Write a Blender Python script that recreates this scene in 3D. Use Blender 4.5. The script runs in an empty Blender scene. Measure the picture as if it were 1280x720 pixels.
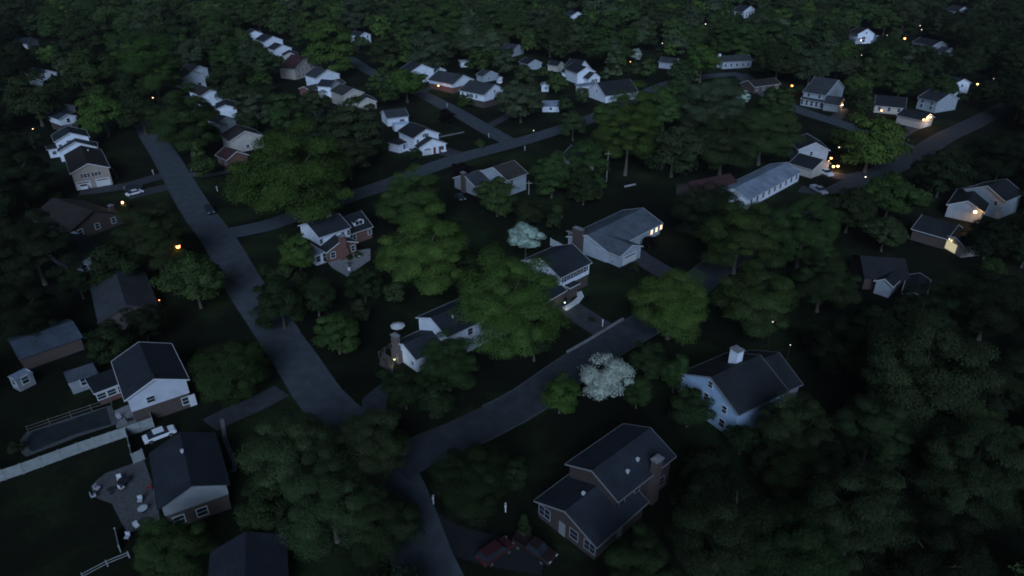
import bpy, math, random
import numpy as np
from mathutils import Vector, Matrix
R_ = random.Random(7)
rad = math.radians
scene = bpy.context.scene
COL = scene.collection

# ------------------------------------------------------------------ camera
F, H, P = 854.0, 68.0, rad(28.8)
SP, CP = math.sin(P), math.cos(P)
def at(px, py, z=0.0):
    x, y = (px-640)/F, -(py-360)/F
    d = Vector((x, CP + y*SP, -SP + y*CP))
    t = (z-H)/d.z
    return Vector((0, 0, H)) + d*t
def proj(p):
    q = Vector(p) - Vector((0, 0, H))
    zc = q.y*CP - q.z*SP
    yc = q.y*SP + q.z*CP
    return 640 + F*q.x/zc, 360 - F*yc/zc, zc
cam = bpy.data.cameras.new('camera'); co = bpy.data.objects.new('camera', cam); COL.objects.link(co)
co.location = (0, 0, H); co.rotation_euler = (math.pi/2 - P, 0, 0)
cam.sensor_width = 36; cam.lens = F/1280*36; cam.clip_end = 6000; cam.clip_start = 0.5
scene.camera = co

# ------------------------------------------------------------------ materials
MATS = {}
def newmat(name):
    m = bpy.data.materials.new(name); m.use_nodes = True
    nt = m.node_tree; b = nt.nodes['Principled BSDF']
    return m, nt, b
def mat(name, col, rough=0.8, scale=3.0, var=0.25, bump=0.0, spec=0.3, metal=0.0, detail=6, obj=True):
    if name in MATS: return MATS[name]
    m, nt, b = newmat(name)
    tc = nt.nodes.new('ShaderNodeTexCoord')
    n = nt.nodes.new('ShaderNodeTexNoise'); n.inputs['Scale'].default_value = scale; n.inputs['Detail'].default_value = detail
    nt.links.new(tc.outputs['Object'], n.inputs['Vector'])
    cr = nt.nodes.new('ShaderNodeValToRGB')
    a = cr.color_ramp.elements
    a[0].position = .3; a[1].position = .7
    a[0].color = [c*(1-var) for c in col]+[1]; a[1].color = [min(1, c*(1+var)) for c in col]+[1]
    nt.links.new(n.outputs['Fac'], cr.inputs['Fac']); nt.links.new(cr.outputs['Color'], b.inputs['Base Color'])
    b.inputs['Roughness'].default_value = rough; b.inputs['Specular IOR Level'].default_value = spec; b.inputs['Metallic'].default_value = metal
    if bump:
        bp = nt.nodes.new('ShaderNodeBump'); bp.inputs['Strength'].default_value = bump; bp.inputs['Distance'].default_value = .05
        nt.links.new(n.outputs['Fac'], bp.inputs['Height']); nt.links.new(bp.outputs['Normal'], b.inputs['Normal'])
    MATS[name] = m; return m
def siding(name, col, var=.06):
    """lap siding: thin shadow-free tone change per board plus bump"""
    if name in MATS: return MATS[name]
    m, nt, b = newmat(name)
    tc = nt.nodes.new('ShaderNodeTexCoord')
    w = nt.nodes.new('ShaderNodeTexWave'); w.wave_type = 'BANDS'; w.bands_direction = 'Z'; w.wave_profile = 'SAW'
    w.inputs['Scale'].default_value = 1.4; w.inputs['Distortion'].default_value = 0
    nt.links.new(tc.outputs['Object'], w.inputs['Vector'])
    n = nt.nodes.new('ShaderNodeTexNoise'); n.inputs['Scale'].default_value = .8; n.inputs['Detail'].default_value = 5
    nt.links.new(tc.outputs['Object'], n.inputs['Vector'])
    cr = nt.nodes.new('ShaderNodeValToRGB'); a = cr.color_ramp.elements
    a[0].position = .35; a[1].position = .7
    a[0].color = [c*.82 for c in col]+[1]; a[1].color = list(col)+[1]
    nt.links.new(n.outputs['Fac'], cr.inputs['Fac']); nt.links.new(cr.outputs['Color'], b.inputs['Base Color'])
    bp = nt.nodes.new('ShaderNodeBump'); bp.inputs['Strength'].default_value = .6; bp.inputs['Distance'].default_value = .03
    nt.links.new(w.outputs['Fac'], bp.inputs['Height']); nt.links.new(bp.outputs['Normal'], b.inputs['Normal'])
    b.inputs['Roughness'].default_value = .6
    MATS[name] = m; return m
def brick(name, col):
    col = [c*.7 for c in col]
    if name in MATS: return MATS[name]
    m, nt, b = newmat(name)
    tc = nt.nodes.new('ShaderNodeTexCoord')
    mp = nt.nodes.new('ShaderNodeMapping'); mp.inputs['Rotation'].default_value = (rad(90), 0, rad(30))
    nt.links.new(tc.outputs['Object'], mp.inputs['Vector'])
    t = nt.nodes.new('ShaderNodeTexBrick'); t.inputs['Scale'].default_value = 4
    t.inputs['Color1'].default_value = [c for c in col]+[1]; t.inputs['Color2'].default_value = [c*.55 for c in col]+[1]
    t.inputs['Mortar'].default_value = [c*.8+.03 for c in col]+[1]; t.inputs['Mortar Size'].default_value = .012
    nt.links.new(mp.outputs['Vector'], t.inputs['Vector']); nt.links.new(t.outputs['Color'], b.inputs['Base Color'])
    b.inputs['Roughness'].default_value = .85
    MATS[name] = m; return m
def shingle(name, col):
    col = [c*.72 for c in col]
    if name in MATS: return MATS[name]
    m, nt, b = newmat(name)
    tc = nt.nodes.new('ShaderNodeTexCoord')
    t = nt.nodes.new('ShaderNodeTexBrick'); t.inputs['Scale'].default_value = 2.2
    t.inputs['Color1'].default_value = [c*1.2 for c in col]+[1]; t.inputs['Color2'].default_value = [c*.75 for c in col]+[1]
    t.inputs['Mortar'].default_value = [c*.5 for c in col]+[1]; t.inputs['Mortar Size'].default_value = .015
    mp = nt.nodes.new('ShaderNodeMapping'); mp.inputs['Rotation'].default_value = (0, 0, rad(90))
    nt.links.new(tc.outputs['Object'], mp.inputs['Vector']); nt.links.new(mp.outputs['Vector'], t.inputs['Vector'])
    n = nt.nodes.new('ShaderNodeTexNoise'); n.inputs['Scale'].default_value = .35; n.inputs['Detail'].default_value = 8
    nt.links.new(tc.outputs['Object'], n.inputs['Vector'])
    mr = nt.nodes.new('ShaderNodeMapRange'); mr.inputs['From Min'].default_value = .3; mr.inputs['From Max'].default_value = .7
    mr.inputs['To Min'].default_value = .7; mr.inputs['To Max'].default_value = 1.25
    nt.links.new(n.outputs['Fac'], mr.inputs['Value'])
    mx = nt.nodes.new('ShaderNodeVectorMath'); mx.operation = 'SCALE'
    nt.links.new(t.outputs['Color'], mx.inputs[0]); nt.links.new(mr.outputs['Result'], mx.inputs['Scale'])
    nt.links.new(mx.outputs['Vector'], b.inputs['Base Color'])
    b.inputs['Roughness'].default_value = .75; b.inputs['Specular IOR Level'].default_value = .35
    MATS[name] = m; return m
def emis(name, col, s):
    if name in MATS: return MATS[name]
    m, nt, b = newmat(name)
    b.inputs['Base Color'].default_value = (.1, .1, .1, 1)
    b.inputs['Emission Color'].default_value = list(col)+[1]; b.inputs['Emission Strength'].default_value = s
    MATS[name] = m; return m
def leafmat():
    m, nt, b = newmat('foliage')
    oi = nt.nodes.new('ShaderNodeObjectInfo'); g = nt.nodes.new('ShaderNodeNewGeometry')
    n = nt.nodes.new('ShaderNodeTexNoise'); n.inputs['Scale'].default_value = .45; n.inputs['Detail'].default_value = 6
    nt.links.new(g.outputs['Position'], n.inputs['Vector'])
    mr = nt.nodes.new('ShaderNodeMapRange'); mr.inputs['From Min'].default_value = .3; mr.inputs['From Max'].default_value = .7
    mr.inputs['To Min'].default_value = .62; mr.inputs['To Max'].default_value = 1.35
    nt.links.new(n.outputs['Fac'], mr.inputs['Value'])
    r = nt.nodes.new('ShaderNodeMapRange'); r.inputs['To Min'].default_value = .8; r.inputs['To Max'].default_value = 1.2
    nt.links.new(g.outputs['Random Per Island'], r.inputs['Value'])
    mu = nt.nodes.new('ShaderNodeMath'); mu.operation = 'MULTIPLY'
    nt.links.new(mr.outputs['Result'], mu.inputs[0]); nt.links.new(r.outputs['Result'], mu.inputs[1])
    sc = nt.nodes.new('ShaderNodeVectorMath'); sc.operation = 'SCALE'
    nt.links.new(oi.outputs['Color'], sc.inputs[0]); nt.links.new(mu.outputs['Value'], sc.inputs['Scale'])
    nt.links.new(sc.outputs['Vector'], b.inputs['Base Color'])
    b.inputs['Roughness'].default_value = .8; b.inputs['Specular IOR Level'].default_value = .06
    tl = nt.nodes.new('ShaderNodeBsdfTranslucent'); mxs = nt.nodes.new('ShaderNodeMixShader'); mxs.inputs['Fac'].default_value = .22
    nt.links.new(sc.outputs['Vector'], tl.inputs['Color']); nt.links.new(b.outputs['BSDF'], mxs.inputs[1]); nt.links.new(tl.outputs['BSDF'], mxs.inputs[2])
    nt.links.new(mxs.outputs['Shader'], nt.nodes['Material Output'].inputs['Surface'])
    return m
LEAF = leafmat()
BARK = mat('bark', (.09, .075, .06), .9, 4, .4, .5)
WHITE = siding('white_siding', (.8, .84, .93)); CREAM = siding('cream_siding', (.5, .45, .4)); TAN = siding('tan_siding', (.34, .29, .25))
GREYS = siding('grey_siding', (.26, .28, .3)); PALE = siding('pale_siding', (.38, .42, .47)); BLUES = siding('blue_siding', (.38, .52, .7))
BRICK = brick('red_brick', (.26, .12, .095)); BROWNB = brick('brown_brick', (.12, .085, .075))
TRIM = mat('white_trim', (.55, .56, .58), .5, 5, .06); GLASS = mat('window_glass', (.02, .025, .035), .08, 2, .2, spec=.6)
DIMT = mat('dim_trim', (.2, .2, .21), .6, 5, .1); DARKT = mat('dark_shutter', (.02, .022, .03), .6, 5, .2)
RC = {k: shingle('shingle_'+k, c) for k, c in dict(charcoal=(.024, .027, .034), grey=(.06, .068, .08), brown=(.04, .033, .03), blue=(.075, .1, .14),
      slate=(.03, .037, .052), maroon=(.075, .03, .035), light=(.13, .15, .19), tan=(.065, .058, .054), sheet=(.3, .36, .46)).items()}
ASPHALT = None
CONC = mat('concrete', (.2, .2, .21), .85, 1.2, .22, .2); PAVER = mat('paver', (.08, .082, .088), .85, 3, .3, .2)
DRIVE = mat('driveway_asphalt', (.042, .046, .054), .8, .8, .25, .2)
WOOD = mat('grey_wood', (.09, .08, .07), .85, 2, .3); VINYL = mat('vinyl_fence', (.26, .28, .28), .6, 1.5, .15)
RUBBER = mat('rubber', (.015, .015, .016), .7); CHROME = mat('rim_metal', (.4, .4, .42), .35, 5, .1, metal=.8)
DARKM = mat('dark_metal', (.03, .03, .035), .5); POOLC = mat('pool_cover', (.02, .028, .03), .5, .6, .3, .3)
TEAL = mat('pool_water', (.03, .12, .13), .12, .7, .2, .1, spec=.5)
REDC = mat('red_cushion', (.2, .03, .03), .8); SOFT = mat('pale_cushion', (.4, .42, .48), .8)
L_WARM = emis('lamp_warm', (1, .5, .2), 7); L_OR = emis('lamp_orange', (1, .3, .08), 7); L_WH = emis('lamp_white', (1, .85, .65), 2.5)
L_GR = emis('lamp_green', (.6, 1, .6), 5); L_RED = emis('lamp_red', (1, .1, .05), 7); L_WIN = emis('lit_window', (1, .62, .35), 2.2)
L_YG = emis('garage_front_glow', (1, .9, .55), .5)  # glow material standing in for lamplight on a garage front

# ------------------------------------------------------------------ helpers
def tag(o, label=None, cat=None, group=None, kind=None):
    if label: o['label'] = label
    if cat: o['category'] = cat
    if group: o['group'] = group
    if kind: o['kind'] = kind
    return o
def empty(name, loc, rz=0):
    o = bpy.data.objects.new(name, None); COL.objects.link(o); o.location = loc; o.rotation_euler = (0, 0, rz)
    o.empty_display_size = .5; return o
class MB:
    def __init__(s): s.v = []; s.f = []; s.m = []; s.smooth = False
    def add(s, vs, fs, mi=0):
        n = len(s.v); s.v += [tuple(v) for v in vs]; s.f += [tuple(i+n for i in f) for f in fs]; s.m += [mi]*len(fs)
    def box(s, x0, x1, y0, y1, z0, z1, mi=0, M=None):
        vs = [Vector(p) for p in ((x0,y0,z0),(x1,y0,z0),(x1,y1,z0),(x0,y1,z0),(x0,y0,z1),(x1,y0,z1),(x1,y1,z1),(x0,y1,z1))]
        if M: vs = [M @ v for v in vs]
        s.add(vs, [(0,3,2,1),(4,5,6,7),(0,1,5,4),(1,2,6,5),(2,3,7,6),(3,0,4,7)], mi); return s
    def prism(s, poly, y0, y1, mi=0, M=None):          # poly in x,z extruded along y
        n = len(poly); vs = [Vector((p[0], y0, p[1])) for p in poly]+[Vector((p[0], y1, p[1])) for p in poly]
        if M: vs = [M @ v for v in vs]
        s.add(vs, [tuple(range(n)), tuple(range(2*n-1, n-1, -1))]+[(i, i+n, (i+1) % n+n, (i+1) % n) for i in range(n)], mi); return s
    def tube(s, a, b, r0, r1, n=8, mi=0):
        a, b = Vector(a), Vector(b); d = (b-a).normalized(); u = d.orthogonal().normalized(); w = d.cross(u)
        vs = []
        for p, r in ((a, r0), (b, r1)):
            for i in range(n):
                t = 2*math.pi*i/n; vs.append(p+u*math.cos(t)*r+w*math.sin(t)*r)
        s.add(vs, [(i, (i+1) % n, (i+1) % n+n, i+n) for i in range(n)]+[tuple(range(n-1, -1, -1)), tuple(range(n, 2*n))], mi); return s
    def ball(s, c, r, n=8, mi=0, sz=1):
        vs = []; fs = []; m = n//2
        for j in range(m+1):
            ph = math.pi*j/m
            for i in range(n):
                t = 2*math.pi*i/n; vs.append((c[0]+r*math.sin(ph)*math.cos(t), c[1]+r*math.sin(ph)*math.sin(t), c[2]+r*sz*math.cos(ph)))
        for j in range(m):
            for i in range(n): fs.append((j*n+i, (j+1)*n+i, (j+1)*n+(i+1) % n, j*n+(i+1) % n))
        s.add(vs, fs, mi); return s
    def build(s, name, mats, parent=None, smooth=False, loc=None):
        me = bpy.data.meshes.new(name); me.from_pydata(s.v, [], s.f)
        for m in (mats if isinstance(mats, (list, tuple)) else [mats]): me.materials.append(m)
        if any(s.m): me.polygons.foreach_set('material_index', s.m)
        if smooth: me.polygons.foreach_set('use_smooth', [True]*len(s.f))
        me.update(); o = bpy.data.objects.new(name, me); COL.objects.link(o)
        if parent: o.parent = parent
        if loc is not None: o.location = loc
        return o
def children(o): return [c for c in bpy.data.objects if c.parent == o]
def copy_tree(o, parent=None, kids=None):
    c = o.copy(); COL.objects.link(c)
    if parent: c.parent = parent
    for ch in (kids or {}).get(o.name, []): copy_tree(ch, c, kids)
    return c
def kidmap(o):
    d = {}
    def rec(x):
        ks = list(x.children_recursive)
        for k in ks: d.setdefault(k.parent.name, []).append(k)
    rec(o); return d

# ------------------------------------------------------------------ ground, roads
def ground():
    mb = MB(); xs = [-3000, -1500, -900]+list(range(-700, 701, 50))+[900, 1500, 3000]; ys = [-600, -200]+list(range(-50, 1001, 50))+[1500, 2500, 4000]
    vs = [(x, y, 0) for y in ys for x in xs]; n = len(xs)
    mb.add(vs, [(j*n+i, j*n+i+1, (j+1)*n+i+1, (j+1)*n+i) for j in range(len(ys)-1) for i in range(n-1)])
    m, nt, b = newmat('lawn')
    tc = nt.nodes.new('ShaderNodeTexCoord')
    n1 = nt.nodes.new('ShaderNodeTexNoise'); n1.inputs['Scale'].default_value = .045; n1.inputs['Detail'].default_value = 8; n1.inputs['Roughness'].default_value = .65
    n2 = nt.nodes.new('ShaderNodeTexNoise'); n2.inputs['Scale'].default_value = 1.3; n2.inputs['Detail'].default_value = 8; n2.inputs['Roughness'].default_value = .7
    for n_ in (n1, n2): nt.links.new(tc.outputs['Object'], n_.inputs['Vector'])
    cr = nt.nodes.new('ShaderNodeValToRGB'); e = cr.color_ramp.elements
    e[0].position = .36; e[0].color = (.005, .005, .003, 1); e[1].position = .66; e[1].color = (.02, .035, .012, 1)
    x = e.new(.5); x.color = (.008, .011, .005, 1)
    nt.links.new(n1.outputs['Fac'], cr.inputs['Fac'])
    mr = nt.nodes.new('ShaderNodeMapRange'); mr.inputs['From Min'].default_value = .3; mr.inputs['From Max'].default_value = .7; mr.inputs['To Min'].default_value = .6; mr.inputs['To Max'].default_value = 1.4
    nt.links.new(n2.outputs['Fac'], mr.inputs['Value'])
    sc = nt.nodes.new('ShaderNodeVectorMath'); sc.operation = 'SCALE'
    nt.links.new(cr.outputs['Color'], sc.inputs[0]); nt.links.new(mr.outputs['Result'], sc.inputs['Scale'])
    nt.links.new(sc.outputs['Vector'], b.inputs['Base Color']); b.inputs['Roughness'].default_value = .95; b.inputs['Specular IOR Level'].default_value = .1
    bp = nt.nodes.new('ShaderNodeBump'); bp.inputs['Strength'].default_value = .5; nt.links.new(n2.outputs['Fac'], bp.inputs['Height']); nt.links.new(bp.outputs['Normal'], b.inputs['Normal'])
    tag(mb.build('ground', m), kind='structure')
ground()
ASPHALT = mat('asphalt', (.058, .07, .084), .85, .5, .22, .08, spec=.3, detail=10)
KERB = mat('kerb_stone', (.06, .065, .07), .85, 1, .2)
def smooth_line(pts, step=3.0):
    P_ = [pts[0]]+pts+[pts[-1]]; out = []
    for i in range(1, len(P_)-2):
        a, b, c, d = P_[i-1:i+3]; n = max(2, int((c-b).length/step))
        for k in range(n):
            t = k/n
            out.append(.5*((2*b)+(c-a)*t+(2*a-5*b+4*c-d)*t*t+(3*b-a-3*c+d)*t**3))
    out.append(pts[-1]); return out
ROADS = []
def road(name, px, w, z=.03, kerb=True, m=None, kind='structure'):
    L = smooth_line([at(*p) for p in px]); ROADS.append((L, w))
    def side(i):
        a = L[max(0, i-1)]; b = L[min(len(L)-1, i+1)]; d = (b-a); d.z = 0; d.normalize(); return Vector((d.y, -d.x, 0))
    mb = MB(); vs = []
    for i, p in enumerate(L):
        s = side(i)
        for k in (-1, 1): q = p+s*k*w/2; vs.append((q.x, q.y, z))
    mb.add(vs, [(2*i, 2*i+1, 2*i+3, 2*i+2) for i in range(len(L)-1)])
    o = mb.build(name, m or ASPHALT); tag(o, kind=kind)
    return L, side
R1 = road('road', [(95,-40),(130,20),(150,70),(166,120),(187,165),(209,200),(241,255),(276,305),(307,360),(336,402),(370,450),(402,498),(450,545),(486,590),(508,640),(530,705),(575,800)], 7.3, .030)
R2 = road('road', [(283,292),(330,283),(380,266),(440,245),(480,232),(530,213),(580,196),(640,180),(690,165),(740,148),(790,125),(835,105),(880,96),(925,92)], 6.9, .034)
R3 = road('road', [(415,60),(440,75),(460,88),(496,104),(532,120),(570,140),(605,160),(640,179)], 6.6, .038)
R4 = road('road', [(492,585),(530,562),(570,546),(620,522),(662,499),(712,463),(757,434),(802,408),(842,382),(900,330),(980,280),(1065,231),(1105,214),(1145,195),(1178,173),(1222,152),(1280,122),(1350,85)], 6.8, .042, m=mat('dark_asphalt', (.034, .04, .048), .85, .5, .25, .08, spec=.3, detail=10))
R5 = road('road', [(925,92),(962,120),(1000,138),(1055,156),(1110,175),(1150,192)], 7.5, .038)
NROAD = len(ROADS)
def strip(name, pts, z, m, kind='structure', closed=True, thick=None):
    mb = MB(); vs = [at(*p) for p in pts]
    z0 = z-.02 if thick is None else z-thick
    n = len(vs)
    mb.add([(v.x, v.y, z) for v in vs]+[(v.x, v.y, max(z0, .004)) for v in vs], [tuple(range(n)), tuple(range(2*n-1, n-1, -1))]+[(i, i+n, (i+1) % n+n, (i+1) % n) for i in range(n)])
    o = mb.build(name, m); o.data.update()
    if kind: tag(o, kind=kind)
    return o
def drive(px, w, z=.024, m=None): 
    r = road('driveway', px, w, z, m=m or DRIVE); ROADS.pop(); DRIVES.append(r[0]); return r
DRIVES = []
drive([(352,488),(320,505),(285,520),(262,532)], 4.2)
drive([(215,216),(180,226),(150,234),(100,240)], 5.5, .020); drive([(218,232),(190,238),(158,246)], 5.5, .016)
drive([(228,217),(262,219),(290,212),(305,206)], 3.2, m=PAVER); drive([(588,196),(565,192),(548,186)], 6.5)
drive([(512,640),(560,672),(625,690),(680,700)], 4.5, m=mat('dark_drive', (.013, .014, .016), .9)); drive([(760,416),(735,400),(712,385),(700,378)], 5.5, m=DRIVE)
drive([(470,545),(468,500),(500,480)], 4.0); drive([(860,356),(830,340),(800,322),(790,314)], 5.5)
drive([(1040,152),(1052,140),(1050,132)], 4.5); drive([(1105,214),(1060,222),(1025,214)], 6); drive([(1080,224),(1040,240),(1000,236)], 6)
drive([(520,118),(545,108),(560,108)], 4); drive([(605,160),(640,140),(640,118)], 4); drive([(175,125),(215,122),(262,120)], 3.5)
drive([(455,560),(430,620),(420,640)], 4.5); drive([(1140,197),(1120,175),(1155,152)], 4.5, .020)

# kerb edging seen along one verge
def kerb(px, off, w=.22, h=.14, name='kerb', m=None):
    L = smooth_line([at(*p) for p in px], 2.0); mb = MB()
    for i in range(len(L)-1):
        a, b = L[i], L[i+1]; d = (b-a); l = d.length; d.normalize(); s = Vector((d.y, -d.x, 0))
        M = Matrix.Translation((a.x, a.y, 0)) @ Matrix(((d.x, s.x, 0, 0), (d.y, s.y, 0, 0), (0, 0, 1, 0), (0, 0, 0, 1)))
        mb.box(0, l, off-w/2, off+w/2, .0, h, M=M)
    return tag(mb.build(name, m or KERB), kind='structure')
def offline(r, off, i0=0, i1=None):
    L, side = r; return [L[i]+side(i)*off for i in range(len(L))][i0:i1]
def kerb_along(r, off, t0, t1):
    pts = offline(r, off); n = len(pts); pts = pts[int(n*t0):int(n*t1)]; mb = MB()
    for i in range(len(pts)-1):
        a, b = pts[i], pts[i+1]; d = b-a; l = d.length
        if l < .05: continue
        d.normalize(); s = Vector((d.y, -d.x, 0))
        M = Matrix.Translation((a.x, a.y, 0)) @ Matrix(((d.x, s.x, 0, 0), (d.y, s.y, 0, 0), (0, 0, 1, 0), (0, 0, 0, 1)))
        mb.box(0, l, -.1, .1, .0, .13, M=M)
    tag(mb.build('kerb', KERB), kind='structure')
kerb_along(R1, -3.75, .0, .95); kerb_along(R1, 3.75, .0, .38); kerb_along(R1, 3.75, .44, .9)
kerb_along(R2, -3.55, .08, .98); kerb_along(R2, 3.55, .06, .97); kerb_along(R3, 3.4, 0, .94); kerb_along(R3, -3.4, 0, .94)
kerb_along(R4, 3.5, .03, .98); kerb_along(R4, -3.5, .05, .98)
kerb([(709,441),(745,420),(779,399)], 0, .45, .3, 'kerb', CONC)

# ------------------------------------------------------------------ houses
HOUSES = []   # dict(root, ph, px, pos)
PROT = []     # protected pixel rects (x0,y0,x1,y1)
FOOT = []     # (centre, radius)
class House:
    def __init__(s, name, label, cat, ph):
        s.name, s.label, s.cat, s.ph = name, label, cat, ph; s.root = None; s.n = 0; s.boxes = []; s.tm = TRIM
    def frame(s, A, B, C, h, side, L):
        a, b = at(*A, h), at(*B, h)
        d = b-a; d.z = 0; w = d.length; d.normalize(); p = Vector((-d.y, d.x, 0))
        if p.y < 0 and not side: p = Vector((-d.y, d.x, 0))
        if L is None:
            c = at(*C, h); L = max(3.0, (c-b).dot(p))
        o = (a+b)/2+p*L/2; o.z = 0
        if side:      # ridge along AB: local x = depth, y = -d
            ax, ay = p, -d; W, LL = L, w
        else: ax, ay = d, p; W, LL = w, L
        return o, ax, ay, W, LL
    def block(s, A, B, C=None, h=2.8, L=None, side=False, sl=.45, roof='charcoal', wall=None, low=None, lowh=2.6, over=.4, trim=True, flat=False,
              win='auto', wsz=(1.0, 1.3), hide=(), gar=None, base=0.0, lit=(), det=1, dz=0):
        wall = wall or WHITE
        o, ax, ay, W, L = s.frame(A, B, C, h, side, L)
        yaw = math.atan2(ax.y, ax.x)
        if s.root is None:
            s.root = empty(s.name, o, yaw); tag(s.root, s.label, s.cat); s.yaw = yaw
            s.inv = (Matrix.Translation(o) @ Matrix.Rotation(yaw, 4, 'Z')).inverted()
        M = s.inv @ Matrix.Translation(o) @ Matrix.Rotation(yaw, 4, 'Z')
        def W2(p): return Matrix.Translation(o) @ Matrix.Rotation(yaw, 4, 'Z') @ Vector(p)
        e = .012*s.n; s.n += 1
        hw, hl = W/2-e, L/2-e; rise = 0 if flat else W/2*sl; wb = 0
        if low:
            MB().box(-hw+.12, hw-.12, -hl+.12, hl-.12, 0, lowh, M=M).build('lower_wall', low, s.root); wb = lowh-.02
        mb = MB()
        if flat: mb.box(-hw, hw, -hl, hl, wb, h-.1, M=M)
        else: mb.prism([(-hw, wb), (hw, wb), (hw, h-.06), (0, h+rise-.09), (-hw, h-.06)], -hl, hl, M=M)
        mb.build('wall', wall, s.root)
        # roof
        t = .16; ov = over; g = over*.8; rm = RC[roof] if isinstance(roof, str) else roof
        mb = MB()
        if flat:
            mb.box(-hw-ov, hw+ov, -hl-g, hl+g, h-.12, h+.1, M=M); R = mb.build('roof', rm, s.root)
            if trim:
                MB().box(-hw-ov-.05, hw+ov+.05, -hl-g-.05, hl+g+.05, h-.16, h+.03, M=M).build('fascia', TRIM, s.root)
        else:
            ez = h-ov*sl
            mb.prism([(-hw-ov, ez), (-hw-ov, ez-t), (0, h+rise-t), (hw+ov, ez-t), (hw+ov, ez), (0, h+rise)], -hl-g, hl+g, M=M)
            R = mb.build('roof', rm, s.root)
            if trim:
                mb = MB()
                for y0, y1 in ((-hl-g-.05, -hl-g-.005), (hl+g+.005, hl+g+.05)):
                    mb.prism([(-hw-ov-.03, ez+.03), (-hw-ov-.03, ez-.2), (0, h+rise-.2), (hw+ov+.03, ez-.2), (hw+ov+.03, ez+.03), (0, h+rise+.04)], y0, y1, M=M)
                for sx in (-1, 1):
                    xa, xb = sorted((sx*(hw+ov+.01), sx*(hw+ov+.1)))
                    mb.box(xa, xb, -hl-g+.02, hl+g-.02, ez-.14, ez-.02, M=M)
                mb.build('fascia', TRIM if trim is True else trim, s.root)
        s.roof = R
        s.last = dict(o=o, yaw=yaw, W=W, L=L, h=h, rise=rise, M=M, hw=hw, hl=hl, sl=sl, wb=wb)
        # windows
        storeys = [1.0] if h < 4 else [.9, h-1.75]
        wl = []
        if win == 'auto':
            far = (o-Vector((0, 0, H))).length > 210
            for face in 'FLR':
                if face in hide or (far and R_.random() < .5): continue
                span = W if face == 'F' else L
                n = max(1, int(span/3.1))
                for st, zb in enumerate(storeys):
                    if gar and face == gar[0] and st == 0: continue
                    for k in range(n):
                        u = (k+.5)/n*span-span/2
                        if face == 'F' and n % 2 == 0: u *= .9
                        wl.append((face, u, zb, wsz[0], wsz[1]))
        elif win: wl = win
        for i, wd in enumerate(wl):
            s.window(*wd[:5], lit=(i in lit) or (len(wd) > 5 and wd[5]), shut=len(wd) > 7 and wd[7])
        if gar:
            face, specs = gar
            for u, w_, h_ in specs:
                g_ = s.panel('garage_door', TRIM if True else None, face, u, 0.02, w_, h_, .06)
                mb = MB(); 
                s.panel('window', GLASS, face, u, h_-.5, w_*.8, .25, .09, parent=g_)
        # bookkeeping
        pts = [proj(W2((sx*W/2, sy*L/2, z))) for sx in (-1, 1) for sy in (-1, 1) for z in (.8, h)]+[proj(W2((0, sy*L/2, h+rise))) for sy in (-1, 1)]
        s.boxes.append((min(p[0] for p in pts), min(p[1] for p in pts), max(p[0] for p in pts), max(p[1] for p in pts)))
        FOOT.append((o, math.hypot(W, L)/2))
        return s
    def facem(s, face, off=0.0, lower=False):
        l = s.last; hw, hl = l['hw'], l['hl']
        if lower: hw -= .12; hl -= .12
        if face == 'F': T = Matrix.Translation((0, -hl-off, 0))
        elif face == 'B': T = Matrix.Translation((0, hl+off, 0)) @ Matrix.Rotation(math.pi, 4, 'Z')
        elif face == 'L': T = Matrix.Translation((-hw-off, 0, 0)) @ Matrix.Rotation(-math.pi/2, 4, 'Z')
        else: T = Matrix.Translation((hw+off, 0, 0)) @ Matrix.Rotation(math.pi/2, 4, 'Z')
        return l['M'] @ T
    def islow(s, z): return s.last['wb'] > 0 and z < s.last['wb']-.5
    def panel(s, name, m, face, u, z, w, h, t=.06, parent=None):
        M = s.facem(face, 0, s.islow(z)); o = MB().box(u-w/2, u+w/2, -t, .02, z, z+h, M=M).build(name, m, parent or s.root); return o
    def window(s, face, u, z, w, h, lit=False, det=1, shut=False, m=None):
        M = s.facem(face, 0, s.islow(z))
        f = MB(); b = .11
        f.box(u-w/2-b, u+w/2+b, -.06, .01, z-b-.03, z, M=M).box(u-w/2-b, u+w/2+b, -.06, .01, z+h, z+h+b, M=M)
        f.box(u-w/2-b, u-w/2, -.055, .01, z, z+h, M=M).box(u+w/2, u+w/2+b, -.055, .01, z, z+h, M=M)
        f.box(u-w/2, u+w/2, -.05, .01, z+h/2-.03, z+h/2+.03, M=M)
        if w > 1.3: f.box(u-.04, u+.04, -.045, .01, z, z+h, M=M)
        fo = f.build('window', s.tm, s.root)
        MB().box(u-w/2, u+w/2, -.025, .01, z, z+h, M=M).build('pane', L_WIN if lit else (m or GLASS), fo)
        if shut:
            for k in (-1, 1):
                x = u+k*(w/2+b+.24); MB().box(x-.2, x+.2, -.05, .01, z, z+h, M=M).build('shutter', DARKT, s.root)
        return fo
    def door(s, face, u, w=1.0, h=2.1, m=None):
        d = s.panel('door', m or DARKT, face, u, .05, w, h, .07); return d
    def pipe(s, u, v, m=None):       # roof vent, u across (-1..1), v along
        l = s.last; x = u*l['hw']; z = l['h']+l['rise']*(1-abs(u)); y = v*l['hl']
        mb = MB(); M = l['M']; mb.box(x-.13, x+.13, y-.13, y+.13, z-.2, z+.35, M=M); mb.box(x-.2, x+.2, y-.2, y+.2, z+.3, z+.42, M=M)
        return mb.build('roof_vent', m or TRIM, s.roof)
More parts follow.
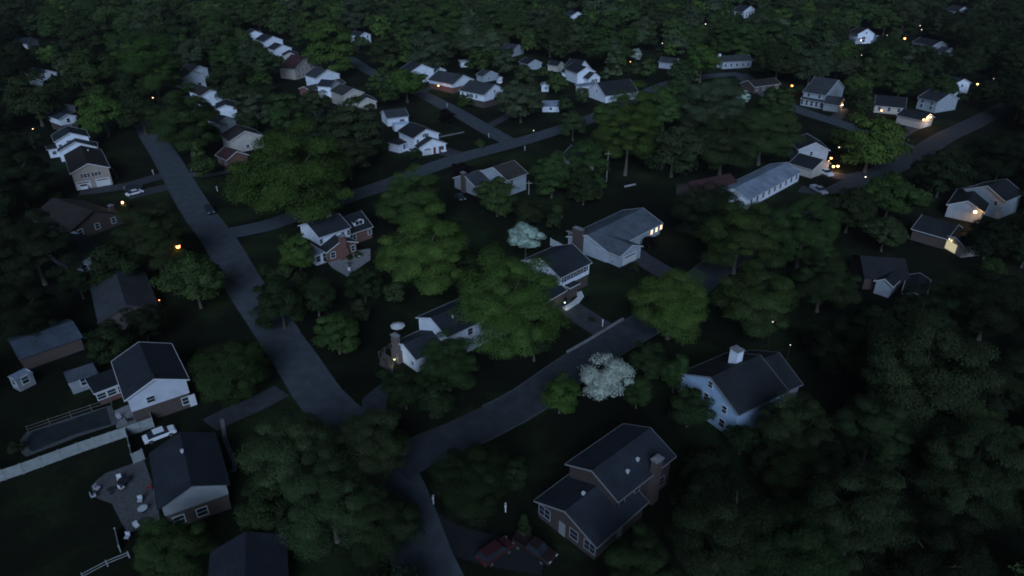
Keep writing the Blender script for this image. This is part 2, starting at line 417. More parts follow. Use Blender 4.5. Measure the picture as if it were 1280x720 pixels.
    def chimney(s, x, y, w, d, z0, z1, m=None, taper=False, cap=True):
        l = s.last; M = l['M']; mb = MB(); mb.box(x-w/2, x+w/2, y-d/2, y+d/2, z0, z1, M=M)
        if taper: mb.box(x-w*.8, x+w*.8, y-d/2-.003, y+d/2+.003, z0, z0+(z1-z0)*.45, M=M)
        c = mb.build('chimney', m or BRICK, s.root)
        if cap: MB().box(x-w/2-.1, x+w/2+.1, y-d/2-.1, y+d/2+.1, z1, z1+.16, M=M).box(x-w/4, x+w/4, y-d/4, y+d/4, z1+.16, z1+.4, M=M).build('chimney_cap', CONC, c)
        return c
    def dormer(s, side_, v, w=2.2, d=2.4):
        l = s.last; sg = -1 if side_ == 'L' else 1; y = v*l['hl']; M = l['M']
        x0 = sg*l['hw']*.75; z0 = l['h']+l['rise']*.25
        mb = MB(); T = M @ Matrix.Translation((x0, y, z0)) @ Matrix.Rotation(sg*math.pi/2, 4, 'Z')
        mb.prism([(-w/2, -.3), (w/2, -.3), (w/2, 1.1), (0, 1.7), (-w/2, 1.1)], 0, d, M=T); do = mb.build('dormer', WHITE, s.roof)
        mb = MB(); mb.prism([(-w/2-.2, 1.03), (-w/2-.2, .93), (0, 1.66), (w/2+.2, .93), (w/2+.2, 1.03), (0, 1.82)], -.25, d+.6, M=T); mb.build('dormer_roof', RC['charcoal'], do)
        mb = MB(); mb.box(-w*.36, -.06, -.05, .01, .15, 1.0, M=T).box(.06, w*.36, -.05, .01, .15, 1.0, M=T); mb.build('pane', GLASS, do)
    def lamp(s, px, py, z, m=None, r=.22, power=0, col=(1, .5, .2)):
        p = s.inv @ at(px, py, z)
        MB().ball((0, 0, 0), r).box(-.05, .05, -.05, .05, -.2, -.1).build('porch_lamp', m or L_WARM, s.root, loc=p)
        if power: glow(at(px, py, z), power, col)
    def done(s, protect=True, shrink=2):
        if s.root is None: return s
        x0 = min(b[0] for b in s.boxes); y0 = min(b[1] for b in s.boxes); x1 = max(b[2] for b in s.boxes); y1 = max(b[3] for b in s.boxes)
        if protect:
            for b in s.boxes: PROT.append((b[0]+shrink, b[1]+shrink, b[2]-shrink, (b[3]-shrink/2) if b[1] > 175 else b[1]+.58*(b[3]-b[1])))
        HOUSES.append(dict(ph=s.ph, px=(x0+x1)/2, py=(y0+y1)/2, pos=s.root.location.copy()))
        return s
GLOWS = []
def glow(p, power, col):
    l = bpy.data.lights.new('lamp_light', 'POINT'); l.energy = power*1.3; l.color = col; l.shadow_soft_size = .15
    o = bpy.data.objects.new('lamp_light', l); COL.objects.link(o); o.location = p+Vector((0, -.62, -.12)); GLOWS.append(o)

def HS(label, ph, name='house', cat='house'): return House(name, label, cat, ph)
# --- left column, near
h = HS('two storey house with white gable over brick beside the long pale fence', 'the white over brick house')
h.block((158.5,497), (232,473), (219,428), 5.4, wall=siding('vignetted_white_siding', (.55, .58, .66)), low=BROWNB, lowh=2.7, roof='slate', win=[('F', -1.2, 3.3, 1.1, 1.0), ('F', 3.4, .8, 1.2, 1.2)], sl=.45)  # white siding darkened: lens vignette put into its colour
for y in (-3, 0, 3): h.window('R', y, 3.4, 1, 1.2); h.window('L', y, 3.4, 1, 1.2)
h.door('F', 4.2, 1, 2.1, TRIM); h.pipe(0, -.93, DARKM)
h.block((120,490), (152,478), h=2.7, L=4.6, wall=CREAM, flat=True, roof='charcoal', low=BRICK, lowh=1.0, win=[('F', -1.3, 1.15, 1.2, 1.0), ('F', .15, 1.15, 1.2, 1.0), ('F', 1.5, 1.1, .8, 1.1), ('L', 0, 1.1, 1.2, 1)])
h.done()
h = HS('dark roofed house with grey gable beside the cluttered patio', 'the near dark roofed house')
h.block((201,631), (282,603), (268,542), 4.6, low=BROWNB, lowh=2.6, roof='slate', wall=GREYS, win=[('F', .3, .6, 1.2, 1.2), ('R', 0, .7, 1.2, 1.2), ('R', -3, .7, 1.2, 1.2), ('F', -2.4, .6, 1.2, 1.2)], trim=DARKT)
h.pipe(-.05, .25); h.door('L', -2, 1, 2.1); h.done()
h = HS('low house with plain blue grey roof behind the dark tree', 'the blue grey roofed house')
h.block((125,402), (196,384), (172,342), 3.2, roof='grey', wall=BROWNB, low=None, trim=False, win=None); h.done(False); PROT.append((140, 350, 190, 380))
h = HS('long low house with curved blue grey canopy at the left edge', 'the long low left house')
h.block((25,446), (100,420), h=2.8, L=8, side=True, roof='blue', wall=BROWNB, trim=False, sl=.3, win=None); h.done(False); PROT.append((30, 415, 95, 435))
h = HS('dark brown roofed house with a glowing orange porch lamp', 'the orange porch house')
h.block((88,288), (150,266), (140,238), 2.9, roof='brown', wall=BROWNB, trim=DARKT); h.chimney(h.last['hw']-1.2, -h.last['hl']+1, 1, .8, 0, 5, BROWNB)
h.lamp(153, 253, 2.0, L_WARM, .3, 260, (1, .5, .18)); h.done(); PROT.append((145, 245, 165, 262))
h = HS('small dark grey roofed house next to the white topped shed', 'the small dark grey house')
h.block((90,334), (140,318), (132,285), 2.8, roof='charcoal', wall=GREYS, trim=False); h.done(False)
h = HS('tan house with two white garage doors and a wide gable', 'the tan double garage house')
h.block((89,216), (135,208.5), (128,186), 5.2, roof='brown', wall=TAN, gar=('F', [(-2.5, 3.6, 2.3), (2.3, 3.6, 2.3)]), win=[('F', -1.5, 3.3, .9, 1, False, 1, True), ('F', 1.2, 3.3, .9, 1, False, 1, True)], sl=.42)
for y in (-3, 0, 3): h.window('R', y, 3.3, 1, 1.1)
h.pipe(.3, .5); h.done(); PROT.append((85, 225, 215, 245))
h = HS('white two level house with stepped gables behind the tan garage house', 'the stepped white house')
h.block((69,176.5), (110,170.5), h=5.6, L=9, roof='slate', win=[('F', -.6, 4.2, .8, 1, False, 1, True), ('F', -3.6, 3.3, .8, 1), ('L', 0, 3.3, 1, 1)])
h.block((73,189), (120,183), h=3.4, L=5, roof='slate', win=None)
h.block((60,187), (73,185), h=2.8, L=5, flat=True, win=[('F', 0, 1, 1, 1)]); h.done()
for A, B, L_, lab, ph in (((73,137),(93,132),9,'white gabled house, upper of the pair behind the stepped white house','the upper paired house'), ((74,148.5),(94,144.5),9,'white gabled house, lower of the pair behind the stepped white house','the lower paired house'),
      ((47,94),(70,90),10,'white gabled house standing alone beside the round dark tree at left','the lone white left house'), ((33,54),(47,50),9,'pale half hidden house at the top of the left street','the pale top left house')):
    h = HS(lab, ph); h.block(A, B, h=5.0, L=L_, roof='slate', sl=.42, hide='L', low=BROWNB if L_ == 9 and A[0] > 60 else None); h.done()
# --- second row (x 230-330)
h = HS('white house at the back of the second row', 'the rear second row house'); h.block((240,88.5), (259,85), h=4.6, L=9, roof='charcoal', hide='L'); h.done()
h = HS('bright white gabled house with dark doorway in the second row', 'the bright second row house'); h.block((228,97), (255,93), h=5.4, L=9, roof='slate', hide='L', wsz=(.8, 1)); h.door('F', 2, 1.2, 2.2); h.done()
h = HS('white house with brown roof and side garage in the second row', 'the brown roofed second row house')
h.block((252,119), (276,115), h=4.8, L=12, roof='brown', hide='LR', win=None); h.block((274,119), (285,116), h=3.4, L=5, roof='slate', win=[('F', 0, .6, 2, 1.6)]); h.done()
h = HS('white low gabled house third from the front of the second row', 'the third second row house'); h.block((270,136), (295,134), h=4.6, L=9, roof='slate', win=None, sl=.35); h.done()
h = HS('pale grey gabled house second from the front of the second row', 'the second second row house'); h.block((273,153), (294,148), h=4.2, L=7, roof='charcoal', wall=PALE, win=None, sl=.4); h.done()
h = HS('tan gabled house with dark roof beside the biggest tree', 'the tan gabled house'); h.block((287,176), (328,169), h=4.2, L=9, roof='brown', wall=CREAM, win=[('F', 0, 1, 1, 1)]); h.done(False)
h = HS('red brick house front with dark roof and a lit orange lamp', 'the red brick front house'); h.block((284,199), (309,193), h=2.9, L=7, roof='maroon', wall=BRICK, sl=.55); h.lamp(286, 201, 2, L_OR, .28, 60, (1, .4, .15)); h.done()
# --- third row (x 305-470)
row3 = [((309,43.5),(329,42),5,9,'slate',WHITE,'white gabled house, farthest of the third row','the farthest third row house'),
 ((330,52),(353,49.5),3.4,13,'slate',WHITE,'white triangular gable house second from the far end of the third row','the triangular gable house'),
 ((343,62),(364,59.5),3.6,9,'slate',WHITE,'white gabled house third from the far end of the third row','the third far row house'),
 ((354,70),(372,69),4.0,8,'slate',CREAM,'cream gabled house in the middle of the third row','the cream third row house'),
 ((368,86),(402,77),5.0,9,'maroon',CREAM,'cream two storey house with maroon roof in the third row','the maroon roofed house')]
for A, B, hh, L_, rf, wl, lab, ph in row3:
    h = HS(lab, ph); h.block(A, B, h=hh, L=L_, roof=rf, wall=wl, hide='LR' if hh < 5 else 'R', wsz=(.8, 1), win=None if hh < 4 else 'auto'); h.done()
h = HS('bright white house with teal grey roof and tall gable in the third row', 'the teal grey roofed house'); h.block((395,97), (424,92), h=5.4, L=9, roof='grey', win=None, low=WHITE); h.done()
h = HS('brown low roofed house with pinkish wall in the third row', 'the low pinkish house'); h.block((388,113), (431,103), h=3, L=7, roof='tan', wall=BRICK, side=True, sl=.35); h.block((413,108), (425,103), h=5.0, L=6, roof='slate', win=None); h.done()
h = HS('long brown roofed house with pale gable above the dark conifer', 'the long brown roofed house'); h.block((429,119), (454,115), h=5.0, L=11, roof='tan', wall=CREAM, hide='R'); h.done()
h = HS('tan roofed garage house at the near end of the third row', 'the tan roofed end house'); h.block((448,128), (470,126), h=3.0, L=7, roof='tan', wall=CREAM); h.done()
# --- street corner houses
h = HS('small white house with grey roof and bright pale awning', 'the awning house'); h.block((484,147), (510,144), h=3.2, L=8, side=True, roof='grey', win=[('L', 1.5, 1.2, 1.6, .8)]); h.block((493,156.5), (511,154.5), h=2.3, L=3.2, flat=True, roof=mat('pale_canvas', (.5, .62, .85), .7), wall=WHITE, win=None, trim=False, over=.1); h.done()
h = HS('bright white house with double gables and garage on the street corner', 'the white corner house')
h.block((517,172), (548,166), h=5.4, L=10, roof='charcoal', win=[('F', -.2, 4.9, 1, 1, False, 1, True), ('F', -3.2, 3.5, .7, .9), ('R', 0, 3.3, 1, 1.2), ('R', 3, 3.3, 1, 1.2)])
h.block((524,184), (557,178.5), h=3.0, L=5, roof='charcoal', gar=('F', [(-1.8, 2.6, 2.2)]), win=None); h.door('F', .6, .9, 2.1, REDC); h.door('F', 3, 1.8, 2.1, BROWNB)
h.block((499,181), (519,174), h=2.8, L=5, roof='charcoal', flat=True, win=[('F', -1.5, .9, 1, 1.4), ('F', 0, .9, 1, 1.4), ('F', 1.5, .9, 1, 1.4)]); h.lamp(487, 182, 1.5, L_WARM, .15); h.done()
h = HS('green grey roofed house with white gable over brick and porch lights', 'the porch light house'); h.block((566,105), (592,99), h=4.0, L=15, roof='grey', low=BRICK, lowh=2.4, win=None); h.lamp(565, 104, 2, L_OR, .22, 30, (1, .4, .2)); h.lamp(574, 106, 2, L_WARM, .16); h.done()
h = HS('grey roofed two storey house with white gable under the pale tree', 'the shuttered two storey house')
h.block((605,118), (631,111), h=5.4, L=13, roof='grey', low=BROWNB, win=[('F', 0, 5.0, .8, 1)]+[('L', y, 3.4, .8, 1.1) for y in (-5, -2.5, 0, 2.5)]); h.door('L', -3, 1, 2.1, TRIM); h.done()
h = HS('white house half hidden behind the pale round tree', 'the half hidden white house'); h.block((512,90), (542,86), h=5.2, L=9, roof='slate', low=None); h.done(False)
h = HS('small white gabled house beside the pale round tree', 'the small white gable house'); h.block((543,90), (557,87), h=3.6, L=7, roof='slate', win=None); h.done()
h = HS('white back yard garage with a red lamp', 'the red lamp garage', 'garage', 'garage'); h.block((604,95), (622,92), h=2.8, L=5, roof='grey', win=[('F', -1, .9, .8, .8)], wall=PALE); h.lamp(610, 93, 1.6, L_RED, .25, 15, (1, .1, .05)); h.done()
h = HS('narrow white shed beside the red lamp garage', 'the narrow white shed', 'garden_shed', 'shed'); h.block((623,97), (627.5,96.5), h=2.6, L=2, roof='sheet', win=[('F', 0, 1, .5, .6)]); h.done()
h = HS('small building with bright white flat roof behind the grey roofed houses', 'the bright flat roofed building', 'garden_shed', 'shed'); h.block((576,77.5), (586,77), h=2.6, L=5, roof=TRIM, flat=True); h.done()
# --- row x 660-780
h = HS('low dark house with short white gable left of the dormered house', 'the low dark row house'); h.block((660,80), (677,78), h=3, L=8, roof='charcoal', wall=PALE, side=False); h.block((640,64), (655,60), h=3, L=8, roof='grey', wall=PALE); h.done()
h = HS('dark roofed white house with outlined steep gable and dormer', 'the dormered white house')
h.block((706,85), (722,91), h=5.0, L=9, side=True, roof='charcoal', sl=.5); h.block((719,92), (740,87), h=3.4, L=8, roof='charcoal', sl=.8, win=[('F', 0, 3.6, 1, 1)])
h.block((736,98), (750,96), h=3.0, L=4, roof='charcoal', sl=.7, win=[('F', -1.2, 1, .8, 1.3), ('F', 0, 1, .8, 1.3), ('F', 1.2, 1, .8, 1.3)]); h.block((697,82), (705,80), h=3, L=6, roof='charcoal', sl=.6, wall=CREAM, win=None); h.done()
h = HS('long dark roofed house with white gable end and pale porch roof', 'the pale porch house')
h.block((735,111), (757,119), h=3.2, L=16, roof='charcoal', win=[('F', .3, 3.2, .8, .9)], sl=.6); h.block((727,108), (748,105), h=2.8, L=4, flat=True, roof='sheet', win=None); h.done()
h = HS('small shed with broad light blue metal roof', 'the light blue roofed shed', 'garden_shed', 'shed'); h.block((678,132), (699,132), h=2.5, L=5.5, side=True, roof='sheet', sl=.5, over=.3, trim=False, win=[('L', 0, .9, 1, .8)]); h.done()
h = HS('narrow white shed in the yard below the low dark row house', 'the narrow yard shed', 'garden_shed', 'shed'); h.block((677,106), (686,106), h=3, L=3, roof='sheet', win=[('F', .3, 1.2, .7, .8)]); h.done()
h = HS('low grey roofed house left of the bright green round tree', 'the low grey far house'); h.block((824,77), (843,79), h=3, L=8, side=True, roof='grey', wall=PALE); h.done()
h = HS('long white walled house with chimney right of the bright green round tree', 'the long white walled house'); h.block((904,77), (940,75), h=3.6, L=9, side=True, roof='grey', wall=PALE); h.chimney(0, h.last['hl']-.2, 1.2, 1, 0, 6.5, WHITE); h.done()
h = HS('dark ranch house with glowing orange porch in the upper right', 'the glowing porch ranch'); h.block((943,108), (975,104), h=3, L=8, side=True, roof='brown', wall=BROWNB); h.lamp(955, 104, 2, L_OR, .3, 160, (1, .4, .12)); h.lamp(965, 105, 2, L_OR, .2, 60, (1, .35, .1)); h.done()
# --- upper right
h = HS('two storey grey roofed house with columned porch on the upper right street', 'the columned porch house')
h.block((1005,114), (1032,118.5), (1046.5,108), 5.2, side=True, roof='grey', wall=PALE, sl=.5); h.block((1030,128.5), (1049,131), h=2.9, L=9, side=True, roof='grey', wall=GREYS)
h.block((1002,122.5), (1029,127.5), h=2.8, L=2.6, side=True, roof='grey', sl=.3, wall=PALE, win=[('L', -4+2*i, .5, .9, 1.8) for i in range(5)])
h.lamp(1053, 131, 1.6, L_WARM, .3, 120, (1, .7, .4)); h.lamp(1037, 127, 1.6, L_WARM, .15); h.done(); PROT.append((1000, 135, 1060, 158))
h = HS('long low ranch house with dark roof and small pale gable end', 'the long dark roofed ranch'); h.block((1094,131), (1131,134.5), (1140,127), 2.9, side=True, roof='charcoal', wall=CREAM); h.done()
h = HS('bluish white tall gabled house near the right edge road', 'the tall bluish house'); h.block((1194,104), (1213,103), h=5.2, L=11, roof='slate', win=[('F', 0, 3.5, .8, 1)]); h.block((1172,127), (1198,123), h=4.4, L=8, roof='slate', wall=PALE); h.done()
h = HS('small garage with lamps glowing on its pale gable', 'the glowing gable garage', 'garage', 'garage'); h.block((1153,150), (1167,146), h=3.2, L=9, roof='charcoal', wall=CREAM, gar=('F', [(0, 3, 2.2)]), win=None)
h.lamp(1163, 146, 3.9, L_WARM, .3, 400, (1, .6, .3)); h.lamp(1154.5, 149.5, 3.6, L_WARM, .3, 90, (1, .55, .25)); h.lamp(1158, 152, 1.0, L_WARM, .25); h.done()
h = HS('white gabled house with brown roof high in the upper right', 'the high white gabled house'); h.block((1073,42), (1093,42), h=5.6, L=11, roof='brown', sl=.6, win=[('F', 0, 5.6, .8, .8), ('F', -1, .8, 1.8, 3)]); h.block((1070,49), (1100,46.5), h=2.8, L=4, roof='sheet', side=True, wall=PALE, win=None); h.lamp(1076, 50, 2, L_WARM, .3, 60, (1, .7, .5)); h.done()
h = HS('grey white house with a lamp on its corner in the upper right corner', 'the corner lamp house'); h.block((1166,57), (1184,56), h=4.6, L=14, roof='charcoal', wall=PALE, win=None); h.block((1178,67), (1196,65), h=3, L=5, roof='grey', wall=PALE, win=None); h.lamp(1202, 55, 3, L_WARM, .35, 90, (1, .6, .3)); h.done()
for A, B, lab, ph in (((449,45),(463,43),'small white far house between two large crowns near the top','the far white crown house'), ((715,19),(729,18),'pale far house at the top centre of the view','the top centre house'), ((928,15),(946,13),'pale far house at the top right of centre','the top right centre house'), ((1196,14),(1212,13),'faint far house at the top right corner','the top corner house')):
    h = HS(lab, ph); h.block(A, B, h=4.5, L=9, roof='slate', wall=WHITE, hide='LR'); h.done()
# --- right
h = HS('pale two level house with warm lamps glowing in its yard', 'the garden lamps house')
h.block((999,186), (1036,187), h=5.2, L=9, roof='charcoal', wall=PALE, win=[('F', -.5, 3.2, .8, 1.2)], sl=.5); h.block((988,203), (1016,211), (1031,202), 2.9, side=True, roof='charcoal', wall=CREAM, win=None)
h.done()
h = HS('long house with pale blue metal roof beside the maroon brown house', 'the pale blue roofed house'); h.block((936,248), (1000,214), h=3.0, L=9, side=True, roof='sheet', wall=WHITE, sl=.35); h.done(shrink=4)
h = HS('maroon brown roofed brick house left of the pale blue roofed house', 'the maroon brown house'); h.block((874,243), (925,232), h=2.9, L=9, side=True, roof='maroon', wall=BROWNB, trim=DARKT); h.done(shrink=5)
h = HS('tall pale blue gabled house at the right edge', 'the tall right edge house'); h.block((1208,236), (1256,250), h=5.2, L=9, roof='charcoal', wall=PALE, win=[('F', 3, 3.3, .8, 1)], sl=.5); h.done()
h = HS('pale grey house with a bright orange lit porch at the right edge', 'the bright orange porch house'); h.block((1186,255), (1229,264), h=3.4, L=14, roof='charcoal', wall=PALE, win=None, sl=.5); h.lamp(1219, 265, 3.6, L_WARM, .4, 300, (1, .5, .15)); h.done(); PROT.append((1200, 258, 1230, 278))
h = HS('dark roofed house with pale yellow lit garage front at the right edge', 'the yellow lit garage house')
h.block((1142,285), (1184,297), h=3, L=9, side=True, roof='charcoal', wall=BROWNB, win=None); h.block((1182,294), (1206,307), h=3, L=8, roof='charcoal', wall=CREAM, win=None, sl=.3); h.panel('glowing_garage_panel', L_YG, 'F', -.6, .2, 3.2, 2.0, .09);  # glowing panel: lamplight under the garage soffit put into its emission
h.lamp(1187, 299, 2.6, L_WH, .15, 8, (1, .9, .55)); h.done(); PROT.append((1175, 285, 1215, 315))
h = HS('very dark roofed house with one small white gable among the trees at right', 'the very dark roofed house'); h.block((1082,345), (1136,349), h=3, L=10, side=True, roof='charcoal', wall=BROWNB, trim=False, win=None); h.block((1096,350), (1115,356), h=3, L=6, roof='charcoal', wall=PALE, win=None, sl=.6); h.block((1130,366), (1155,372), h=3, L=9, roof='charcoal', wall=BROWNB, win=None); h.done(False); PROT.append((1090, 315, 1150, 345)); PROT.append((1096, 338, 1116, 356))
# --- centre
h = HS('grey roofed L shaped ranch house with front garage and brick chimney', 'the grey L shaped ranch')
h.block((759,313), (826,278), h=3.0, L=11, side=True, roof='light', wall=PALE, sl=.38, win=[('L', y, 1.1, .9, 1.1, y > 6) for y in (11, 9, 7)])
M0 = h.last
h.chimney(M0['hw']*.12+1.6, M0['hl']+.5, 2.4, 1.0, 0, 6.0, BROWNB)
h.block((775.5,319), (801.5,307), h=3.0, L=8, roof='light', wall=PALE, sl=.38, gar=('F', [(-.2, 4.6, 2.2)]), win=None)
h.block((710.5,288.5), (722,298), h=3.0, L=8, roof='grey', wall=CREAM, sl=.3, win=[('F', -1.6, .7, 1, 1.7), ('F', 0, .7, 1, 1.7), ('F', 1.6, .7, 1, 1.7)])
h.done(shrink=1); PROT.append((705, 262, 830, 332))
h = HS('white upper storey house with four shuttered windows and dark roof', 'the four shutter house')
h.block((700,345), (737,327), h=5.5, L=10, side=True, roof='slate', low=BROWNB, lowh=2.7, win=[])
hl = h.last['hl']
for k in range(4): h.window('L', -hl+1.6+k*(2*hl-3.0)/3, 3.7, .75, 1.1, shut=True)
h.window('L', -hl+2, .9, 1, 1.3); h.door('L', 0, 1, 2.1, TRIM)
h.block((712,359), (722,354), h=2.8, L=2.4, side=True, flat=True, roof='charcoal', win=None, wall=BROWNB)
h.block((660,388), (706,361.5), h=2.9, L=10, side=True, roof='slate', wall=BROWNB, sl=.4, win=[('L', -4.5, .7, 1.8, 1.4)]); h.done(shrink=1); PROT.append((690, 305, 740, 385))
h = HS('white gabled house with big stone chimney and patio umbrella', 'the umbrella house')
h.block((493,428), (520,447), h=3.0, L=10, roof='slate', win=[('F', 2, 1, .5, .6)], sl=.42); w = h.last
h.chimney(-1.9, -w['hl']-.5, 1.3, .9, 0, 5.2, brick('stone_brick', (.22, .17, .15)), taper=True)
h.block((523,396), (559,419), h=5.4, L=16, roof='slate', win=[('R', -3, 3.4, 1, 1.2), ('R', 0, 3.4, 1, 1.2), ('R', 4, 3.4, 1, 1.2)], sl=.42); h.pipe(.4, -.6); h.done(shrink=1); PROT.append((478, 392, 560, 465))
h = HS('white two storey house with red brick wing and tall brick chimney', 'the brick wing house')
h.block((399,295), (436,283), h=5.4, L=8.5, side=True, roof='slate', low=BROWNB, win=[('L', y, 3.5, .7, 1.0) for y in (-3.5, 0, 2, 3.5)], sl=.42)
h.window('F', 0, 3.5, .7, 1)
h.chimney(.4, -h.last['hl']+2.2, .9, .9, 5, 8.3, CREAM)
h.block((409,314), (445,302), h=2.9, L=8, roof='charcoal', wall=BRICK, sl=.42, win=[('F', -2.4, .9, 1.1, 1.3), ('F', 2.7, .9, .9, 1.3)]); w = h.last
h.chimney(.0, -w['hl']-.55, 1.3, 1.0, 0, 5.6, BRICK, taper=True)
h.block((394,319), (408,314), h=2.6, L=4, flat=True, roof='sheet', win=[('F', -.8, .8, .9, 1.3), ('F', .8, .5, .8, 1.8)], wall=WHITE)
h.block((437,291), (464,282), h=3.2, L=8.5, side=True, roof='charcoal', wall=BRICK, sl=.6, win=[('L', -2.2, 1.1, 1.6, 1.3), ('L', 2.4, 1.2, .9, 1)]); h.dormer('L', -.15, 2.6); h.done(shrink=1); PROT.append((372, 265, 466, 335))
h = HS('grey brown roofed house with white gable trim and brick chimney behind the maroon tree', 'the house by the maroon tree')
h.block((634,224), (658,215.5), h=5.0, L=10, side=True, roof='tan', wall=PALE, win=[('L', -2, 3, 1, 1.2)]); h.block((594,232), (613,226), h=3, L=9, side=True, roof='grey', wall=GREYS); w = h.last
h.chimney(0, w['hl']+.4, 1.2, .9, 0, 5.6, BROWNB); h.done(shrink=4); PROT.append((588, 205, 640, 222))
h = HS('steep roofed house with narrow pale gable behind the tall trees', 'the steep gable house'); h.block((722,203), (743,200), h=3.2, L=9, roof='charcoal', wall=CREAM, sl=.85, win=[('F', 0, 3.8, .8, 1.2)]); h.done()
h = HS('white house with pale square chimney box on its dark roof', 'the white chimney box house')
h.block((853,466), (923,515), (975,482), 5.2, wall=BLUES, roof='charcoal', trim=DIMT, sl=.5, win=[('F', 0, 6.0, .8, 1), ('F', -.4, 3.4, .8, 1.2), ('F', 3.2, 3.4, .8, 1.2), ('F', 3.2, .8, 1, 1.3), ('F', -.8, .8, .9, 1.3)]); w = h.last
h.chimney(-1.4, 1.5, 1.5, 1.3, 6, 9.6, WHITE, cap=True)
h.block((948,500), (1000,478), h=4.6, L=10, side=True, roof='charcoal', trim=DIMT, sl=.5, wall=GREYS, win=None); h.done(shrink=3); PROT.append((868, 436, 960, 528))
h = HS('large brick house with stepped dark gables outlined in white', 'the large brick house')
h.tm = DIMT; h.block((712.6,579), (771.6,621), (836.5,566), 5.4, roof='slate', wall=brick('umber_brick', (.075, .05, .045)), sl=.45, win=[('R', y, 3.5, 1, 1.3, False, 1, True) for y in (-4.5, -1.5)]+[('R', y, .9, 1.1, 1.4) for y in (-4.5, -1.5, 4)], over=.5, trim=DIMT); w = h.last
h.chimney(w['hw']+.45, 1.6, .9, 1.3, 0, 7.3, BROWNB, taper=False); h.pipe(.55, .1); h.pipe(.65, -.35)
h.block((673.6,625), (744.5,678), h=3.0, L=9.5, roof='slate', wall=MATS['umber_brick'], sl=.4, win=[('F', -3.6, .9, 1.8, 1.5), ('F', 1.3, .9, 1.2, 1.4), ('F', 3.8, .9, 1.6, 1.4)], over=.5, trim=DIMT); h.door('F', -.6, 1, 2.1, DIMT); h.pipe(-.05, -.3); h.door('R', 0, 1, 2.1, DIMT); h.done(shrink=2); PROT.append((672, 535, 836, 685))
h = HS('plain dark blue roofed house cut by the bottom edge', 'the bottom edge house'); h.block((262,752), (356,728), (336,674), 3.2, roof='slate', wall=GREYS, trim=False); h.done(shrink=3)
h = HS('low grey garden shed with flat roof left of the white over brick house', 'the grey garden shed', 'garden_shed', 'shed'); h.block((86,478), (121,466), h=2.4, L=3.4, roof='light', flat=True, wall=GREYS, trim=False, over=.15); h.done()
h = HS('small pale roofed shed near the left edge', 'the small pale shed', 'garden_shed', 'shed'); h.block((20,476), (40,466), h=2.2, L=2.2, roof='sheet', flat=True, wall=GREYS, trim=False, over=.1); h.done()
h = HS('long shed with white flat roof beside the small dark grey house', 'the white topped shed', 'garden_shed', 'shed'); h.block((77,299), (98,293), h=2.4, L=2.4, roof='sheet', flat=True, wall=GREYS, trim=False, over=.1); h.done()

# ------------------------------------------------------------------ patios, pools, fences
def patio(name, pts, m, z=.08): return strip(name, pts, z, m)
patio('patio', [(405,322),(430,316),(463,311),(463,325),(434,346),(415,335)], CONC)
patio('patio', [(132,592),(180,575),(196,620),(200,650),(160,668),(150,650),(140,630),(118,622),(114,608),(122,600)], PAVER)
patio('patio', [(143,514),(163,505),(175,530),(146,536)], CONC)
patio('walkway', [(703,385),(716,377),(722,371),(720,366),(727,364),(730,371),(724,379),(708,389)], mat('pale_paving', (.55, .56, .58), .8, 2, .12))
patio('patio', [(478,440),(494,450),(490,466),(474,456)], WOOD)
patio('walkway', [(275,524),(280,524),(284,548),(297,580),(295,592),(283,598),(284,592),(291,586),(290,578),(279,552)], CONC)
patio('walkway', [(549,170.5),(580,164.5),(580,166),(549,172.5)], CONC)
patio('walkway', [(134,232),(146,222),(137,208),(138,207),(148,222),(136,233)], CONC)
def pool(label, pts, m, cop, water_z=.2):
    root = empty('swimming_pool', at(*pts[0])); inv = Matrix.Translation(root.location).inverted()
    c = sum((at(*p) for p in pts), Vector())/len(pts)
    o = strip('coping', [p for p in pts], .14, cop, None, thick=.14); o.parent = root; o.matrix_parent_inverse = inv
    P2 = []
    for p in pts:
        v = at(*p); q = c+(v-c)*(1-.9/max(2, (v-c).length)); a = proj(q); P2.append((a[0], a[1]))
    o = strip('pool_surface', P2, water_z, m, None, thick=.1); o.parent = root; o.matrix_parent_inverse = inv
    tag(root, label, 'swimming pool')
pool('long swimming pool under a dark cover beside the pale fence', [(33,541),(90,522),(140,507),(147,530),(100,545),(33,571),(27,566),(25,552)], POOLC, PAVER)
pool('teal swimming pool in a back yard below the third row of houses', [(385,131),(398,130),(405,139),(396,149)], TEAL, CONC)
def fence(px, hgt, label, m=VINYL, step=2.4, board=True):
    pts = [at(*p) for p in px]; root = empty('fence', pts[0]); tag(root, label, 'fence'); T = Matrix.Translation(-pts[0])
    for i in range(len(pts)-1):
        a, b = pts[i], pts[i+1]; d = b-a; l = d.length; d.normalize(); s = Vector((d.y, -d.x, 0))
        M = T @ Matrix.Translation((a.x, a.y, 0)) @ Matrix(((d.x, s.x, 0, 0), (d.y, s.y, 0, 0), (0, 0, 1, 0), (0, 0, 0, 1)))
        n = max(1, round(l/step)); mb = MB(); st = l/n
        for k in range(n):
            x = k*st
            if board:
                nb = max(2, int(st/.3))
                for j in range(nb): mb.box(x+.07+(st-.14)*j/nb+.004, x+.07+(st-.14)*(j+1)/nb-.004, -.02-(j % 2)*.006, .02, .08, hgt-.12, M=M)
                mb.box(x+.07, x+st-.07, -.035, .035, hgt-.14, hgt-.04, M=M)
            else:
                mb.box(x, x+st, -.02, .02, hgt*.45, hgt*.55, M=M).box(x, x+st, -.02, .02, hgt*.85, hgt*.95, M=M)
        mb.build('fence_panel', m, root)
        for k in range(n+(i == len(pts)-2)):
            x = k*st; MB().box(x-.065, x+.065, -.065, .065, 0, hgt, M=M).prism([(x-.09, hgt), (x+.09, hgt), (x, hgt+.1)], -.09, .09, M=M).build('fence_post', m, root)
fence([(-40,616),(30,592.5),(100,566.5),(160,546),(193,534)], 1.9, 'long pale vinyl board fence crossing the lower left yards')
